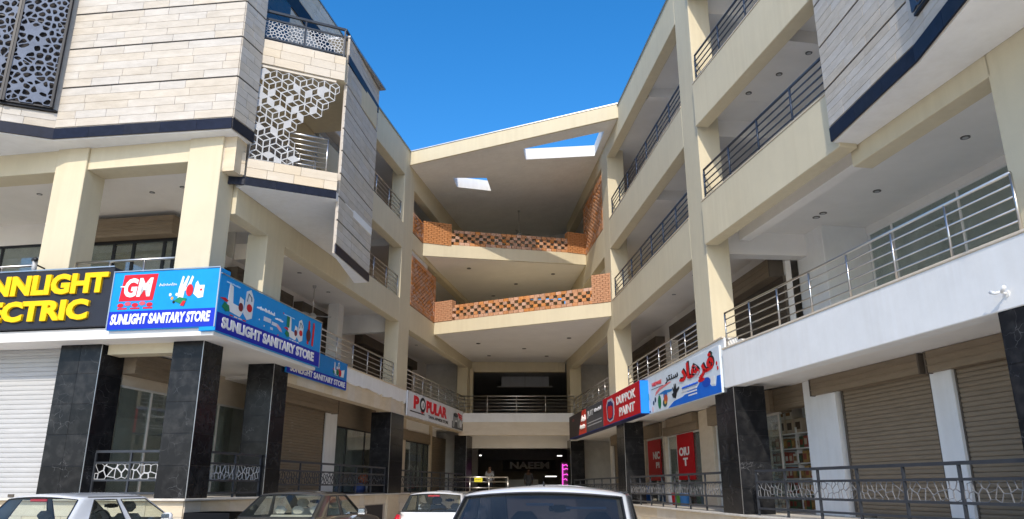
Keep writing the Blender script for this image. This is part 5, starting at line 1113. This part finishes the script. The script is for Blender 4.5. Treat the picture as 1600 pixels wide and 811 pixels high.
# ------------------------------------------------------------------ goods, lamps and small things
t = thing('shelf_rack', 'white shelf rack of groceries in the shop right of the granite column', 'shelf'); rack_m = RNM @ Matrix.Translation((2.25, 2.75, RZ)) @ Matrix.Rotation(-pi / 2, 4, 'Z'); t.matrix_world = rack_m; t.location = rack_m.translation; t.rotation_euler = rack_m.to_euler()
SWID = 2.6
for x in (0, SWID / 2, SWID - .04): MB().box(x, x + .04, 0, .4, 0, 2.0).build('upright', M['white'], t)
LV = (.06, .42, .78, 1.14, 1.5, 1.86)
for z in LV: MB().box(.0, SWID, -.01, .42, z - .03, z).build('shelf', M['white'], t)
pal = [rgb(150, 70, 55), rgb(205, 188, 165), rgb(150, 115, 75), rgb(80, 105, 75), rgb(170, 95, 80), rgb(215, 208, 195), rgb(95, 78, 66), rgb(185, 150, 90)]
rg = random.Random(5); protos = []
for k, c in enumerate(pal):
    p = MB().box(0, .2, 0, .3, 0, .24).build('carton', flat(c), None, bevel=.006); protos.append(p)
used = set()
def carton(m, k, s, lab, grp):
    p = protos[k]
    if k in used:
        o = p.copy(); COL.objects.link(o)
        for ch in p.children: cc = ch.copy(); COL.objects.link(cc); cc.parent = o
    else:
        o = p; used.add(k)
        MB().box(.03, .17, -.004, -.001, .06, .18).build('printed_label', flat(pal[(k + 5) % 8]), o)
    o.location = m.translation; o.rotation_euler = m.to_euler(); o.scale = s; tag(o, lab, 'carton', grp); return o
ORD = ('first', 'second', 'third', 'fourth', 'fifth', 'sixth', 'seventh', 'eighth', 'ninth', 'tenth', 'eleventh', 'twelfth', 'thirteenth', 'fourteenth', 'fifteenth')
CNAME = ('red', 'beige', 'tan', 'green', 'pink', 'cream', 'brown', 'ochre')
for zi, z in enumerate(LV[:-1]):
    x = .06; ci = 0
    while x < SWID - .25:
        sx = rg.uniform(.7, 1.05); kc = rg.randrange(8); carton(rack_m @ Matrix.Translation((x, .02, z)), kc, (sx, 1, rg.uniform(.8, 1.2)), '%s grocery carton, %s from the left on the %s shelf of the rack' % (CNAME[kc], ORD[ci], ('bottom', 'second lowest', 'middle', 'fourth', 'upper')[zi]), 'grocery cartons on the shelf rack'); ci += 1; x += .2 * sx + rg.uniform(.01, .04)
for x, z, s, w_ in ((.1, 0, 1.5, 'lower left end of the'), (.45, 0, 1.6, 'second in the lower row of the'), (.85, 0, 1.5, 'third in the lower row of the'), (1.25, 0, 1.5, 'right end of the'), (.5, .36, 1.4, 'upper left one of the'), (.84, .36, 1.4, 'upper right one of the'), (.6, .7, 1.3, 'topmost of the')): carton(rack_m @ Matrix.Translation((x, .04, 1.86 + z)), 5 if z else 1, (s, 1.1, s * .98), 'large pale carton, %s stack on the shelf rack' % w_, 'cartons stacked on top of the shelf rack')
for k, (u, c, lab) in enumerate(((12.9, rgb(40, 95, 170), 'blue plastic drum by the red NIC poster'), (9.3, rgb(235, 238, 242), 'white paint bucket, left one below the OIU poster'), (8.9, rgb(190, 30, 40), 'red paint bucket between the white and green ones'), (8.45, rgb(90, 150, 60), 'green paint bucket below the OIU poster'), (8.0, rgb(70, 130, 190), 'light blue bucket next to the cream pillar'))):
    t = thing('paint_bucket', lab, 'bucket', RM @ Vector((1.25, u, RZ)), 0); s = 1.6 if k == 0 else 1.0
    MB().tube([(0, 0, 0), (0, 0, .36 * s)], [.15 * s, .18 * s], 16).build('body', flat(c), t, smooth=False); MB().tube([(0, 0, .36 * s), (0, 0, .39 * s)], .19 * s, 16).build('lid', flat(tuple(x * .8 for x in c)), t); MB().tube([(.18 * s * cos(a / 8 * pi), -.02, .33 * s - .14 * s * sin(a / 8 * pi)) for a in range(9)], .006, 5).build('handle', M['steel'], t)
for k, (u, z, c, lab) in enumerate(((12.3, 0, rgb(70, 90, 140), 'blue sack on the walkway behind the left rail'), (13.2, 0, rgb(215, 215, 220), 'white sack beside the blue one at the shop glass'), (12.7, .33, rgb(170, 90, 50), 'brown sack lying on the blue and white ones'))):
    t = thing('sack', lab, 'sack', LM @ Vector((-1.1, u, FZ + z)), pi / 2); V_ = [(0, 0, .14), (.25, 0, .17), (.55, 0, .17), (.8, 0, .13)]; MB().tube(V_, [.08, .2, .2, .07], 12).build('body', flat(c, .9), t, smooth=True); MB().tube([(.78, 0, .14), (.9, 0, .18)], [.03, .09], 8).build('tied_end', flat(c, .9), t)
t = thing('security_camera', 'small black security camera above the yellow lettered sign', 'camera', LM @ Vector((-4.15, -.4, 6.08)), -A10)
MB().tube([(0, .3, .2), (0, .05, .22), (0, -.02, .28)], .02, 6).build('bracket', M['black'], t); MB().tube([(.1, -.1, .3), (0, 0, .33), (-.1, .05, .34)], [.045, .06, .05], 10).build('housing', M['black'], t, smooth=True); MB().tube([(0, .0, .3), (0, 0, .12), (.0, .02, 0)], [.05, .05, .02], 10).build('base', M['silver'], t, smooth=True)
wl = t = thing('wall_lamp', 'white bracket lamp on the right slab edge near the granite column', 'lamp', RNM @ Vector((-.03, -8.0, 3.9)), B5 + NR)
MB().tube([(0, 0, 0), (-.02, 0, 0)], .06, 12).build('base', M['white'], t); MB().tube([(-.02, 0, 0), (-.12, .02, .03), (-.16, .1, .02), (-.16, .2, .07)], [.02, .025, .03, .035], 8).build('arm', M['white'], t, smooth=True); MB().tube([(-.12, -.02, .03), (-.15, -.12, .1)], [.03, .035], 8).build('bulb', M['white'], t, smooth=True)
wl.scale = (.72, .72, .72)
t = thing('rebar_bundle', 'bent red rebar rods sticking up from the left roof', 'rebar', LM @ Vector((-.5, 13.2, 14.95)), -A10)
for k in range(9): MB().tube([(0, k * .12, 0), (.02, k * .12, .55), (-.05, k * .12 + .02, .85), (-.2, k * .12 + .03, .95 + .03 * (k % 3))], .014, 5).build('rod', M['rebar'], t)
